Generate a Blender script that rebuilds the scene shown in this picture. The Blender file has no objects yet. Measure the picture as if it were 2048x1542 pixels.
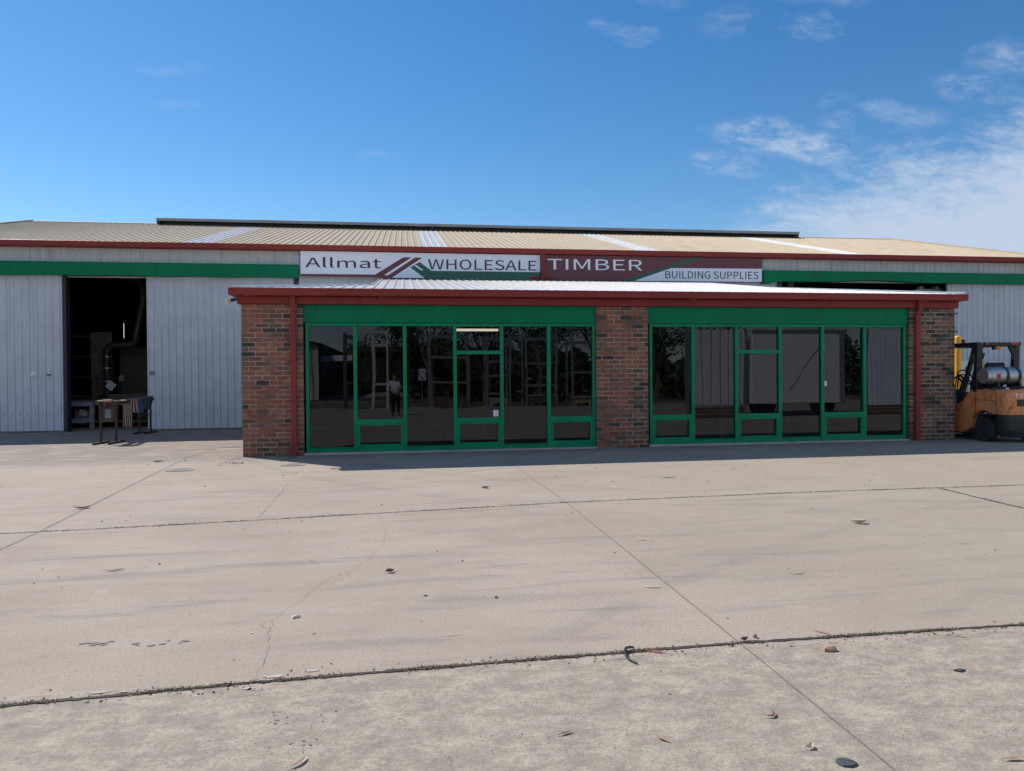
SUN, SKYS, SAT, EXPO, CLOUD, REAR_FILL = 4.3, .098, 1.33, .33, (4.4,5.2,6.5), .85
import bpy, bmesh, math, random
from mathutils import Vector, Matrix, Euler
random.seed(7)
R = math.radians
SC = bpy.context.scene
COL = SC.collection

# ------------------------------------------------------------------ helpers
def g(x, y):
    """height of the concrete yard"""
    return .012 + .003 * x + (.003 * y if y < 0 else .004 * y)

class MB:
    def __init__(s): s.v = []; s.f = []; s.c = []; s.m = []; s.col = None; s.mi = 0
    def vert(s, p): s.v.append(tuple(p)); return len(s.v) - 1
    def face(s, idx): s.f.append(tuple(idx)); s.c.append(s.col); s.m.append(s.mi)
    def poly(s, pts): s.face([s.vert(p) for p in pts])
    def box(s, x0, x1, y0, y1, z0, z1, bev=0):
        if bev:
            return s.bbox(x0, x1, y0, y1, z0, z1, bev)
        a = [s.vert(p) for p in ((x0,y0,z0),(x1,y0,z0),(x1,y1,z0),(x0,y1,z0),(x0,y0,z1),(x1,y0,z1),(x1,y1,z1),(x0,y1,z1))]
        for q in ((3,2,1,0),(4,5,6,7),(0,1,5,4),(1,2,6,5),(2,3,7,6),(3,0,4,7)): s.face([a[i] for i in q])
    def bbox(s, x0, x1, y0, y1, z0, z1, b):
        """chamfered box"""
        b = min(b, (x1-x0)*.45, (y1-y0)*.45, (z1-z0)*.45)
        X, Y, Z = (x0,x1), (y0,y1), (z0,z1); V = {}
        for i in (0,1):
            for j in (0,1):
                for k in (0,1):
                    sx, sy, sz = (1-2*i)*b, (1-2*j)*b, (1-2*k)*b
                    p = (X[i], Y[j], Z[k])
                    V[i,j,k,0] = s.vert((p[0], p[1]+sy, p[2]+sz))
                    V[i,j,k,1] = s.vert((p[0]+sx, p[1], p[2]+sz))
                    V[i,j,k,2] = s.vert((p[0]+sx, p[1]+sy, p[2]))
        def q(l, flip): s.face(l if not flip else l[::-1])
        for i in (0,1): q([V[i,0,0,0],V[i,0,1,0],V[i,1,1,0],V[i,1,0,0]], i)
        for j in (0,1): q([V[0,j,0,1],V[1,j,0,1],V[1,j,1,1],V[0,j,1,1]], j)
        for k in (0,1): q([V[0,0,k,2],V[0,1,k,2],V[1,1,k,2],V[1,0,k,2]], k)
        for i in (0,1):
            for j in (0,1): q([V[i,j,0,0],V[i,j,0,1],V[i,j,1,1],V[i,j,1,0]], (i+j)%2)
        for i in (0,1):
            for k in (0,1): q([V[i,0,k,0],V[i,1,k,0],V[i,1,k,2],V[i,0,k,2]], (i+k)%2)
        for j in (0,1):
            for k in (0,1): q([V[0,j,k,1],V[0,j,k,2],V[1,j,k,2],V[1,j,k,1]], (j+k)%2)
        for i in (0,1):
            for j in (0,1):
                for k in (0,1): q([V[i,j,k,0],V[i,j,k,2],V[i,j,k,1]], (i+j+k)%2)
    def xf(s, n0, M):
        for i in range(n0, len(s.v)): s.v[i] = tuple(M @ Vector(s.v[i]))
    def obox(s, c, size, rot=(0,0,0), bev=0):
        n = len(s.v); a, b, d = [k/2 for k in size]
        s.box(-a, a, -b, b, -d, d, bev)
        s.xf(n, Matrix.Translation(c) @ Euler(rot).to_matrix().to_4x4())
    def beam(s, p, q, w, h, bev=0, up=(0,0,1)):
        p, q = Vector(p), Vector(q); d = (q-p); L = d.length; d.normalize()
        u = Vector(up); x = d.cross(u)
        if x.length < 1e-4: x = d.cross(Vector((1,0,0)))
        x.normalize(); z = x.cross(d)
        n = len(s.v); s.box(-w/2, w/2, 0, L, -h/2, h/2, bev)
        M = Matrix((x, d, z)).transposed().to_4x4(); M.translation = p
        s.xf(n, M)
    def tube(s, pts, r, n=8, caps=True):
        pts = [Vector(p) for p in pts]; rs = r if isinstance(r, (list, tuple)) else [r]*len(pts)
        rings = []; prev = None
        for i, p in enumerate(pts):
            if i == 0: d = pts[1]-p
            elif i == len(pts)-1: d = p-pts[i-1]
            else: d = (pts[i+1]-p).normalized() + (p-pts[i-1]).normalized()
            d.normalize()
            if prev is None:
                a = d.cross(Vector((0,0,1)))
                if a.length < .05: a = d.cross(Vector((1,0,0)))
            else: a = prev - d*prev.dot(d)
            a.normalize(); prev = a; b = d.cross(a)
            rings.append([s.vert(p + (a*math.cos(t)+b*math.sin(t))*rs[i]) for t in [2*math.pi*k/n for k in range(n)]])
        for A, B in zip(rings, rings[1:]):
            for k in range(n): s.face([A[k], A[(k+1)%n], B[(k+1)%n], B[k]])
        if caps: s.face(rings[0][::-1]); s.face(rings[-1])
    def lathe(s, prof, M, n=24):
        """prof: (radius, height) list, turned about local z, moved by M"""
        n0 = len(s.v); rings = []
        for r_, h in prof: rings.append([s.vert((r_*math.cos(2*math.pi*k/n), r_*math.sin(2*math.pi*k/n), h)) for k in range(n)])
        for A, B in zip(rings, rings[1:]):
            for k in range(n): s.face([A[k], A[(k+1)%n], B[(k+1)%n], B[k]])
        s.face(rings[0][::-1]); s.face(rings[-1]); s.xf(n0, M)
    def prism(s, pts, a0, a1, axis='x'):
        """polygon pts in the plane across axis, extruded a0..a1"""
        mk = {'x': lambda a,p: (a,p[0],p[1]), 'y': lambda a,p: (p[0],a,p[1]), 'z': lambda a,p: (p[0],p[1],a)}[axis]
        A = [s.vert(mk(a0,p)) for p in pts]; B = [s.vert(mk(a1,p)) for p in pts]; n = len(pts)
        for k in range(n): s.face([A[k], A[(k+1)%n], B[(k+1)%n], B[k]])
        s.face(A[::-1]); s.face(B)
    def blob(s, c, rad, seg=12, rings=8, jit=0):
        c = Vector(c); rows = []
        for i in range(1, rings):
            th = math.pi*i/rings
            rows.append([s.vert(c+Vector((rad[0]*math.sin(th)*math.cos(2*math.pi*k/seg), rad[1]*math.sin(th)*math.sin(2*math.pi*k/seg), rad[2]*math.cos(th)))*(1+random.uniform(-jit,jit))) for k in range(seg)])
        t = s.vert(c+Vector((0,0,rad[2]))); b = s.vert(c-Vector((0,0,rad[2])))
        for k in range(seg):
            s.face([t, rows[0][k], rows[0][(k+1)%seg]]); s.face([b, rows[-1][(k+1)%seg], rows[-1][k]])
        for A, B in zip(rows, rows[1:]):
            for k in range(seg): s.face([A[k], B[k], B[(k+1)%seg], A[(k+1)%seg]])
    def build(s, name, mats, parent=None, smooth=False, fix=True):
        me = bpy.data.meshes.new(name)
        off = Vector((0,0,0)); p = parent
        while p is not None: off += p.location; p = p.parent
        if parent is not None and parent.get('_local'): off = Vector((0,0,0))
        me.from_pydata([tuple(Vector(v)-off) for v in s.v], [], s.f)
        if not isinstance(mats, (list, tuple)): mats = [mats]
        for m in mats: me.materials.append(m)
        if len(mats) > 1: me.polygons.foreach_set('material_index', s.m)
        if any(c is not None for c in s.c):
            ca = me.color_attributes.new('tint', 'FLOAT_COLOR', 'CORNER')
            arr = []
            for c, poly in zip(s.c, me.polygons): arr += list(c if c else (1,1,1,1)) * poly.loop_total
            ca.data.foreach_set('color', arr)
        if fix:
            bm = bmesh.new(); bm.from_mesh(me); bmesh.ops.recalc_face_normals(bm, faces=bm.faces); bm.to_mesh(me); bm.free()
        if smooth:
            me.polygons.foreach_set('use_smooth', [True]*len(me.polygons))
            try: me.set_sharp_from_angle(angle=R(smooth if smooth is not True else 40))
            except Exception: pass
        me.update()
        o = bpy.data.objects.new(name, me); COL.objects.link(o)
        if parent is not None: o.parent = parent
        return o

def tag(o, label, cat, group=None):
    o['label'] = label; o['category'] = cat
    if group: o['group'] = group
    return o
def thing(name, label, cat, loc, group=None):
    o = bpy.data.objects.new(name, None); COL.objects.link(o); o.location = loc; o.empty_display_size = .2
    return tag(o, label, cat, group)
def structure(o, kind='structure'): o['kind'] = kind; return o
def copy_tree(o, parent=None):
    c = o.copy(); COL.objects.link(c); c.parent = parent
    for ch in [x for x in bpy.data.objects if x.parent == o]: copy_tree(ch, c)
    return c
def fix_origin(o):
    """put the origin of a one-mesh thing at the middle of its base"""
    vs = [v.co.copy() for v in o.data.vertices]
    c = Vector(((min(v.x for v in vs)+max(v.x for v in vs))/2, (min(v.y for v in vs)+max(v.y for v in vs))/2, min(v.z for v in vs)))
    o.data.transform(Matrix.Translation(-c)); o.location = c
    return o

# ------------------------------------------------------------------ materials
def new_mat(name):
    m = bpy.data.materials.new(name); m.use_nodes = True
    nt = m.node_tree; return m, nt, nt.nodes['Principled BSDF'], nt.nodes['Material Output']
class N:
    """small node-graph writer"""
    def __init__(s, nt): s.nt = nt
    def n(s, t, **k):
        x = s.nt.nodes.new(t)
        for a, b in k.items(): setattr(x, a, b)
        return x
    def link(s, a, b): s.nt.links.new(a, b)
    def set(s, sock, v):
        if hasattr(v, 'is_linked') or isinstance(v, bpy.types.NodeSocket): s.link(v, sock)
        else: sock.default_value = v
    def math(s, op, a, b=0., c=0., clamp=False):
        x = s.n('ShaderNodeMath', operation=op, use_clamp=clamp)
        for i, v in enumerate((a, b, c)): s.set(x.inputs[i], v)
        return x.outputs[0]
    def mix(s, f, a, b, mode='MIX'):
        x = s.n('ShaderNodeMix', data_type='RGBA', blend_type=mode)
        s.set(x.inputs[0], f)
        s.set(x.inputs[6], a if not isinstance(a, tuple) or len(a) == 4 else a+(1,)); s.set(x.inputs[7], b if not isinstance(b, tuple) or len(b) == 4 else b+(1,))
        return x.outputs[2]
    def noise(s, vec, scale, detail=4, rough=.55, dist=0., out=0):
        x = s.n('ShaderNodeTexNoise'); s.link(vec, x.inputs['Vector'])
        x.inputs['Scale'].default_value = scale; x.inputs['Detail'].default_value = detail; x.inputs['Roughness'].default_value = rough; x.inputs['Distortion'].default_value = dist
        return x.outputs[out]
    def ramp(s, f, lo, hi, a=0., b=1.):
        x = s.n('ShaderNodeMapRange', interpolation_type='SMOOTHSTEP'); s.set(x.inputs[0], f)
        s.set(x.inputs[1], lo); s.set(x.inputs[2], hi); s.set(x.inputs[3], a); s.set(x.inputs[4], b)
        return x.outputs[0]
    def pos(s, scale=(1,1,1)):
        t = s.n('ShaderNodeNewGeometry').outputs['Position']
        m = s.n('ShaderNodeVectorMath', operation='MULTIPLY'); s.link(t, m.inputs[0]); m.inputs[1].default_value = scale
        return m.outputs[0]
    def obj(s, scale=(1,1,1)):
        t = s.n('ShaderNodeTexCoord').outputs['Object']
        m = s.n('ShaderNodeVectorMath', operation='MULTIPLY'); s.link(t, m.inputs[0]); m.inputs[1].default_value = scale
        return m.outputs[0]
    def bump(s, bsdf, h, strength, dist=.01):
        b = s.n('ShaderNodeBump'); b.inputs['Strength'].default_value = strength; b.inputs['Distance'].default_value = dist
        s.link(h, b.inputs['Height']); s.link(b.outputs[0], bsdf.inputs['Normal'])

def paint(name, c, rough=.45, var=.12, scale=3., spec=.5, metal=0., dirt=None, dscale=(1,1,1), bump=0.):
    """painted or plain surface: slow tone drift, fine grain, optional dirt colour in streaks"""
    m, nt, b, out = new_mat(name); w = N(nt)
    p = w.obj()
    n1 = w.noise(p, scale, 5, .6); n2 = w.noise(p, scale*14, 3, .6)
    k = w.math('ADD', w.math('MULTIPLY', n1, .7), w.math('MULTIPLY', n2, .3))
    lo = tuple(x*(1-var) for x in c); hi = tuple(min(1, x*(1+var)) for x in c)
    col = w.mix(w.ramp(k, .3, .7), lo, hi)
    if dirt:
        dn = w.noise(w.obj(dscale), 1., 5, .62)
        col = w.mix(w.math('MULTIPLY', w.ramp(dn, .5, .72), dirt[3]), col, dirt[:3])
    w.link(col, b.inputs['Base Color'])
    w.link(w.ramp(k, .2, .8, rough*.85, min(1, rough*1.2)), b.inputs['Roughness'])
    b.inputs['Metallic'].default_value = metal; b.inputs['Specular IOR Level'].default_value = spec
    if bump: w.bump(b, n2, bump, .004)
    return m

M = {}
M['red'] = paint('red_brown_paint', (.27,.044,.036), .5, .10, 1.5, spec=.2, dirt=(.15,.04,.035,.5), dscale=(5,5,1.2))
M['green'] = paint('green_paint', (.002,.185,.082), .5, .10, 1.3, spec=.15, dirt=(.012,.115,.06,.55), dscale=(6,6,.8))
M['greenframe'] = paint('green_frame_paint', (.003,.235,.105), .45, .12, 2.5, spec=.2, dirt=(.03,.29,.155,.5), dscale=(4,4,16))
M['white'] = paint('white_enamel', (.74,.75,.76), .4, .04)
M['black'] = paint('black_plastic', (.012,.012,.014), .45, .2)
M['dark'] = paint('dark_steel', (.035,.035,.04), .5, .25, 6)
M['rust'] = paint('rusty_steel', (.05,.026,.02), .7, .35, 9, dirt=(.15,.06,.03,.6), dscale=(12,12,12), bump=.2)
M['grey'] = paint('weathered_grey_paint', (.36,.40,.44), .6, .25, 8, dirt=(.10,.07,.05,.7), dscale=(6,6,6))
M['galv'] = paint('galvanised_steel', (.45,.46,.47), .38, .12, 6, metal=.75)
M['cardboard'] = paint('cardboard', (.33,.22,.13), .85, .1)
M['paper'] = paint('paper', (.75,.76,.78), .8, .04)
M['timber'] = paint('pale_timber', (.48,.35,.21), .7, .2, 4, dirt=(.3,.2,.11,.7), dscale=(2,30,30))
M['timberdark'] = paint('weathered_timber', (.17,.115,.075), .8, .25, 4, dirt=(.08,.06,.05,.7), dscale=(3,3,30))
M['orange'] = paint('orange_paint', (.74,.265,.095), .42, .12, 2.5, dirt=(.16,.07,.035,.75), dscale=(9,9,5))
M['yellow'] = paint('yellow_paint', (.85,.42,.02), .4, .12, 4, dirt=(.4,.17,.03,.5), dscale=(6,6,6))
M['rubber'] = paint('tyre_rubber', (.022,.022,.024), .8, .2, 8, dirt=(.07,.065,.06,.7), dscale=(9,9,9))
M['alu'] = paint('aluminium_bottle', (.46,.46,.46), .36, .08, 5, metal=.85)
M['amber'] = paint('amber_lens', (.70,.16,.03), .2, .05)
M['redlens'] = paint('red_lens', (.35,.02,.03), .2, .05)
M['skin'] = paint('skin', (.52,.30,.22), .5, .06)
M['hair'] = paint('dark_hair', (.035,.024,.02), .6, .2)
M['shirt'] = paint('pale_shirt_cloth', (.66,.66,.74), .8, .05)
M['trousers'] = paint('dark_trouser_cloth', (.018,.02,.028), .8, .1)
M['leather'] = paint('black_leather', (.02,.018,.016), .45, .1)
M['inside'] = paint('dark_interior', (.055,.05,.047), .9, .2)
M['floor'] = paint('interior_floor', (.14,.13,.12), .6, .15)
M['beam'] = paint('interior_steel', (.07,.065,.06), .7, .2)
M['duct'] = paint('duct_metal', (.06,.058,.058), .45, .15, metal=.4)
M['concrete'] = paint('sill_concrete', (.36,.35,.33), .8, .15, 5, dirt=(.15,.14,.13,.7), dscale=(4,4,12), bump=.2)
M['cover'] = paint('cast_cover', (.27,.24,.205), .85, .2, 7, dirt=(.17,.15,.13,.7), dscale=(5,5,5), bump=.3)
M['signwhite'] = paint('sign_white', (.80,.83,.90), .35, .03)
M['maroon'] = paint('sign_maroon', (.150,.040,.048), .4, .06)
M['signgreen'] = paint('sign_green', (.018,.115,.072), .4, .06)
M['signnavy'] = paint('sign_navy', (.008,.022,.055), .4, .06)
M['signpurple'] = paint('sign_dark_purple', (.06,.008,.025), .4, .06)
M['text_white'] = paint('sign_letter_white', (.84,.85,.92), .4, .03)
M['ventgrey'] = paint('vent_grey', (.30,.31,.33), .5, .15, 2)
M['ventdark'] = paint('vent_dark', (.06,.062,.066), .6, .2)
M['blue'] = paint('blue_cloth', (.05,.14,.25), .9, .2)
M['teal'] = paint('teal_cloth', (.05,.10,.10), .9, .2)
M['terracotta'] = paint('dry_leaf_brown', (.22,.10,.06), .75, .25, 20)
M['straw'] = paint('dry_leaf_straw', (.52,.42,.30), .75, .2, 20)
M['bark'] = paint('bark_chip_tan', (.42,.25,.17), .85, .25, 20)
M['pink'] = paint('reddish_leaf', (.50,.17,.12), .7, .3, 20)
M['bone'] = paint('pale_chip', (.72,.62,.50), .7, .1, 20)
M['charcoal'] = paint('charcoal_chip', (.06,.065,.075), .6, .2, 20)

# roof and wall sheeting
def sheet(name, c, rough, streak, sscale, samt, metal=0., spec=.5, coat=0.):
    m, nt, b, out = new_mat(name); w = N(nt)
    n = w.noise(w.pos(sscale), 1., 6, .65); n2 = w.noise(w.pos(), 2.2, 4, .6)
    col = w.mix(w.math('MULTIPLY', w.ramp(n, .5, .75), samt), c, streak)
    col = w.mix(w.ramp(n2, .35, .7), col, w.mix(.5, col, tuple(x*.82 for x in c)))
    w.link(col, b.inputs['Base Color']); w.link(w.ramp(n2, .3, .7, rough*.8, rough*1.15), b.inputs['Roughness'])
    b.inputs['Metallic'].default_value = metal; b.inputs['Specular IOR Level'].default_value = spec
    b.inputs['Coat Weight'].default_value = coat
    return m
M['clad'] = sheet('white_wall_sheeting', (.60,.61,.62), .42, (.40,.40,.40), (6,6,.5), .5)
M['cladstain'] = sheet('white_wall_sheeting_stained', (.58,.585,.58), .45, (.28,.25,.22), (11,11,1.1), .75)
M['doorclad'] = sheet('sliding_door_sheeting', (.56,.585,.62), .38, (.40,.42,.45), (7,7,.35), .5)
M['roof'] = sheet('beige_roof_sheeting', (.49,.40,.285), .62, (.36,.29,.20), (3,.35,1), .6, spec=.10)
M['officeroof'] = sheet('cream_roof_sheeting', (.76,.72,.66), .24, (.44,.42,.38), (3,.5,1), .5)
M['skylight'] = sheet('translucent_roof_sheeting', (.56,.56,.55), .5, (.13,.13,.13), (12,3.2,1), .9, spec=.2)
M['hipcap'] = sheet('hip_capping', (.50,.56,.62), .3, (.4,.45,.5), (4,4,1), .4)

# bricks: tint from the per-brick colour attribute
m, nt, b, out = new_mat('clinker_brick'); w = N(nt)
att = w.n('ShaderNodeAttribute', attribute_name='tint').outputs['Color']
n1 = w.noise(w.pos(), 38, 5, .7); n2 = w.noise(w.pos(), 9, 4, .6); n3 = w.noise(w.pos((1,1,1)), 1.6, 4, .6)
col = w.mix(w.ramp(n1, .35, .75), att, w.mix(.55, att, (.035,.022,.018)))
col = w.mix(w.math('MULTIPLY', w.ramp(n2, .48, .72), .5), col, (.065,.042,.034))
col = w.mix(w.math('MULTIPLY', w.ramp(n3, .60, .80), .4), col, (.20,.165,.13))
w.link(col, b.inputs['Base Color']); b.inputs['Roughness'].default_value = .85
w.bump(b, n1, .5, .006); M['brick'] = m
m, nt, b, out = new_mat('mortar'); w = N(nt)
n1 = w.noise(w.pos(), 22, 5, .65); n2 = w.noise(w.pos(), 2.2, 4, .6)
col = w.mix(w.ramp(n1, .3, .7), (.27,.22,.16), (.42,.35,.26))
col = w.mix(w.math('MULTIPLY', w.ramp(n2, .45, .68), .8), col, (.08,.065,.052))
w.link(col, b.inputs['Base Color']); b.inputs['Roughness'].default_value = .95; w.bump(b, n1, .6, .006); M['mortar'] = m

# tinted shop glass: slightly rippled, dark, mirrors the yard
m, nt, b, out = new_mat('tinted_glass'); w = N(nt)
nt.nodes.remove(b)
tr = w.n('ShaderNodeBsdfTransparent'); tr.inputs[0].default_value = (.16,.16,.175,1)
gl = w.n('ShaderNodeBsdfGlossy'); gl.inputs['Roughness'].default_value = 0.0; gl.inputs['Color'].default_value = (.84,.89,1,1)
fr = w.n('ShaderNodeFresnel'); fr.inputs['IOR'].default_value = 1.52
hn = w.noise(w.pos((1.,1.,.35)), 1.3, 1, .4)
bp = w.n('ShaderNodeBump'); bp.inputs['Strength'].default_value = .12; bp.inputs['Distance'].default_value = .02; w.link(hn, bp.inputs['Height'])
w.link(bp.outputs[0], gl.inputs['Normal'])
df = w.n('ShaderNodeBsdfDiffuse'); df.inputs[0].default_value = (.42,.41,.40,1)
dm = w.n('ShaderNodeMixShader'); w.link(w.math('MULTIPLY', w.ramp(w.noise(w.pos((1,1,.6)), 4.5, 7, .7, .5), .50, .74), .035), dm.inputs[0])
mx = w.n('ShaderNodeMixShader'); w.link(w.math('MULTIPLY', fr.outputs[0], 1.2), mx.inputs[0]); w.link(tr.outputs[0], mx.inputs[1]); w.link(gl.outputs[0], mx.inputs[2])
w.link(mx.outputs[0], dm.inputs[1]); w.link(df.outputs[0], dm.inputs[2]); w.link(dm.outputs[0], out.inputs[0]); M['glass'] = m

# striped towel
m, nt, b, out = new_mat('striped_towel'); w = N(nt)
sx = w.n('ShaderNodeSeparateXYZ'); w.link(w.obj(), sx.inputs[0])
u = w.math('FRACT', w.math('MULTIPLY', w.math('ADD', sx.outputs[1], w.math('MULTIPLY', sx.outputs[2], .08)), 15.))
col = w.mix(w.ramp(u, .45, .5), (.70,.60,.50), w.mix(w.ramp(u, .72, .77), (.09,.035,.03), (.02,.017,.017)))
w.link(col, b.inputs['Base Color']); b.inputs['Roughness'].default_value = .95; M['towel'] = m

# concrete yard
m, nt, b, out = new_mat('yard_concrete'); w = N(nt)
P = w.pos(); sp = w.n('ShaderNodeSeparateXYZ'); w.link(P, sp.inputs[0]); X, Y = sp.outputs[0], sp.outputs[1]
n_big = w.noise(P, .45, 4, .6); n_mid = w.noise(w.pos((.7,1.6,1)), 1.7, 6, .62, .4); n_fine = w.noise(P, 60, 3, .7); n_grit = w.noise(P, 190, 2, .6)
streak = w.noise(w.pos((.45,3.2,1)), 1.1, 6, .65, .5)
far_c = w.mix(w.ramp(n_big, .35, .65), (.362,.296,.232), (.414,.344,.276))
far_c = w.mix(w.ramp(n_mid, .42, .72), far_c, w.mix(.35, far_c, (.275,.236,.19)))
far_c = w.mix(w.math('MULTIPLY', w.ramp(streak, .50, .72), .6), far_c, (.20,.172,.155))
# each pour has its own tone
far_c = w.mix(w.ramp(Y, -5.93, -5.90, .0, .22), far_c, (.43,.362,.30))
far_c = w.mix(w.math('MULTIPLY', w.ramp(X, -3.56, -3.53, .16, 0.), w.ramp(Y, -10.2, -10.1)), far_c, (.43,.345,.275))
far_c = w.mix(w.ramp(X, 1.74, 1.76, 0., .14), far_c, (.30,.262,.205))
def arc(cx, cy, r, wd, amp):
    d = w.math('SQRT', w.math('ADD', w.math('POWER', w.math('SUBTRACT', X, cx), 2.), w.math('POWER', w.math('SUBTRACT', Y, cy), 2.)))
    e = w.math('ABSOLUTE', w.math('SUBTRACT', d, r))
    return w.math('MULTIPLY', w.ramp(e, wd, wd*.4), w.math('MULTIPLY', w.ramp(n_mid, .36, .60), amp))
for a_ in ((-6.,7.,10.6,.10,.28),(-6.,7.,12.1,.11,.26),(-2.,9.,13.4,.10,.2),(9.,4.,11.,.10,.26),(9.,4.,12.5,.10,.24),(12.,-22.,16.5,.11,.24),(12.,-22.,15.0,.1,.2)):
    far_c = w.mix(arc(*a_), far_c, (.205,.175,.155))
# right-hand slabs are a little greener
far_c = w.mix(w.ramp(X, .5, 5., 0., .55), far_c, w.mix(.6, far_c, (.37,.318,.240)))
n_sw = w.noise(w.pos((1.,1.5,1)), 5.5, 9, .74, .25); n_sw2 = w.noise(w.pos((1.,1.,1)), 17., 6, .72, .2)
near_c = w.mix(w.ramp(n_sw, .36, .66), (.305,.258,.202), (.475,.402,.312))
near_c = w.mix(w.math('MULTIPLY', w.ramp(n_sw2, .5, .68), .6), near_c, (.235,.203,.172))
near_c = w.mix(w.math('MULTIPLY', w.ramp(w.noise(w.pos((.8,1.9,1)), 2.2, 8, .74, .35), .54, .70), .6), near_c, (.195,.178,.158))
n_cr = w.noise(w.pos((1.,1.25,1)), 42., 7, .75, .1)
near_c = w.mix(w.ramp(n_cr, .34, .52, .5, 0.), near_c, (.20,.178,.15)); near_c = w.mix(w.ramp(n_cr, .56, .70, 0., .45), near_c, (.55,.49,.40))
col = w.mix(w.ramp(Y, -10.22, -10.20), near_c, far_c)
col = w.mix(w.math('MULTIPLY', w.ramp(n_fine, .32, .68), .5), col, w.mix(.42, col, (.16,.14,.125)))
col = w.mix(w.math('MULTIPLY', w.ramp(n_grit, .58, .74), .55), col, (.56,.51,.45))
col = w.mix(w.math('MULTIPLY', w.ramp(w.noise(P, 120, 1, .5), .66, .72), .7), col, (.11,.10,.09))
# soft darker tyre and damp marks
mk = w.math('MULTIPLY', w.ramp(w.noise(w.pos((.28,1.5,1)), 1.3, 7, .7, .6), .56, .72), w.ramp(w.noise(w.pos((1,1,1)), .6, 3, .5), .42, .6))
col = w.mix(w.math('MULTIPLY', mk, .32), col, (.185,.155,.14))
col = w.mix(w.math('MULTIPLY', w.ramp(w.noise(P, 3.1, 5, .6), .60, .74), .5), col, w.mix(.5, col, (.50,.43,.35)))
# dirt along the foot of the building, strengthened to deepen the shade there
foot = w.math('MULTIPLY', w.ramp(Y, -1.0, -.1), w.ramp(w.noise(w.pos((1,3,1)), 1.6, 5, .6), .3, .55))
col = w.mix(w.math('MULTIPLY', foot, .6), col, (.15,.135,.125))
w.link(col, b.inputs['Base Color']); b.inputs['Roughness'].default_value = .9; b.inputs['Specular IOR Level'].default_value = .25
h = w.math('ADD', w.math('MULTIPLY', n_fine, .5), w.math('MULTIPLY', w.math('MULTIPLY', n_sw, w.ramp(Y, -10.2, -10.22)), 1.6))
w.bump(b, h, .55, .012); M['ground'] = m
M['joint'] = paint('joint_dirt', (.055,.043,.032), .95, .4, 25, bump=.4)
M['sawcut'] = paint('saw_cut', (.20,.165,.135), .95, .25, 25)
M['crack'] = paint('crack_line', (.19,.155,.125), .95, .2, 25)  # dark tone of the slab cracks
M['stain'] = paint('oil_stain', (.17,.15,.14), .8, .2, 25)
M['efflo'] = paint('lime_bloom', (.42,.38,.34), .9, .1, 25)
M['weed'] = paint('joint_weed', (.085,.095,.035), .8, .35, 20)
M['weeddry'] = paint('joint_weed_dry', (.20,.15,.08), .85, .3, 20)
M['foliage'] = paint('tree_foliage', (.05,.085,.025), .7, .45, 1.2)
M['trunk'] = paint('tree_bark', (.13,.10,.08), .9, .25, 5)
M['verge'] = paint('dry_verge', (.17,.12,.075), .95, .35, 1.2)
M['roadway'] = paint('asphalt_road', (.06,.06,.062), .85, .2, 2)
M['farshed'] = paint('dark_shed_wall', (.032,.03,.032), .7, .15, .7)
M['creamclad'] = paint('cream_shed_wall', (.60,.55,.42), .5, .1, .7)
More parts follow.
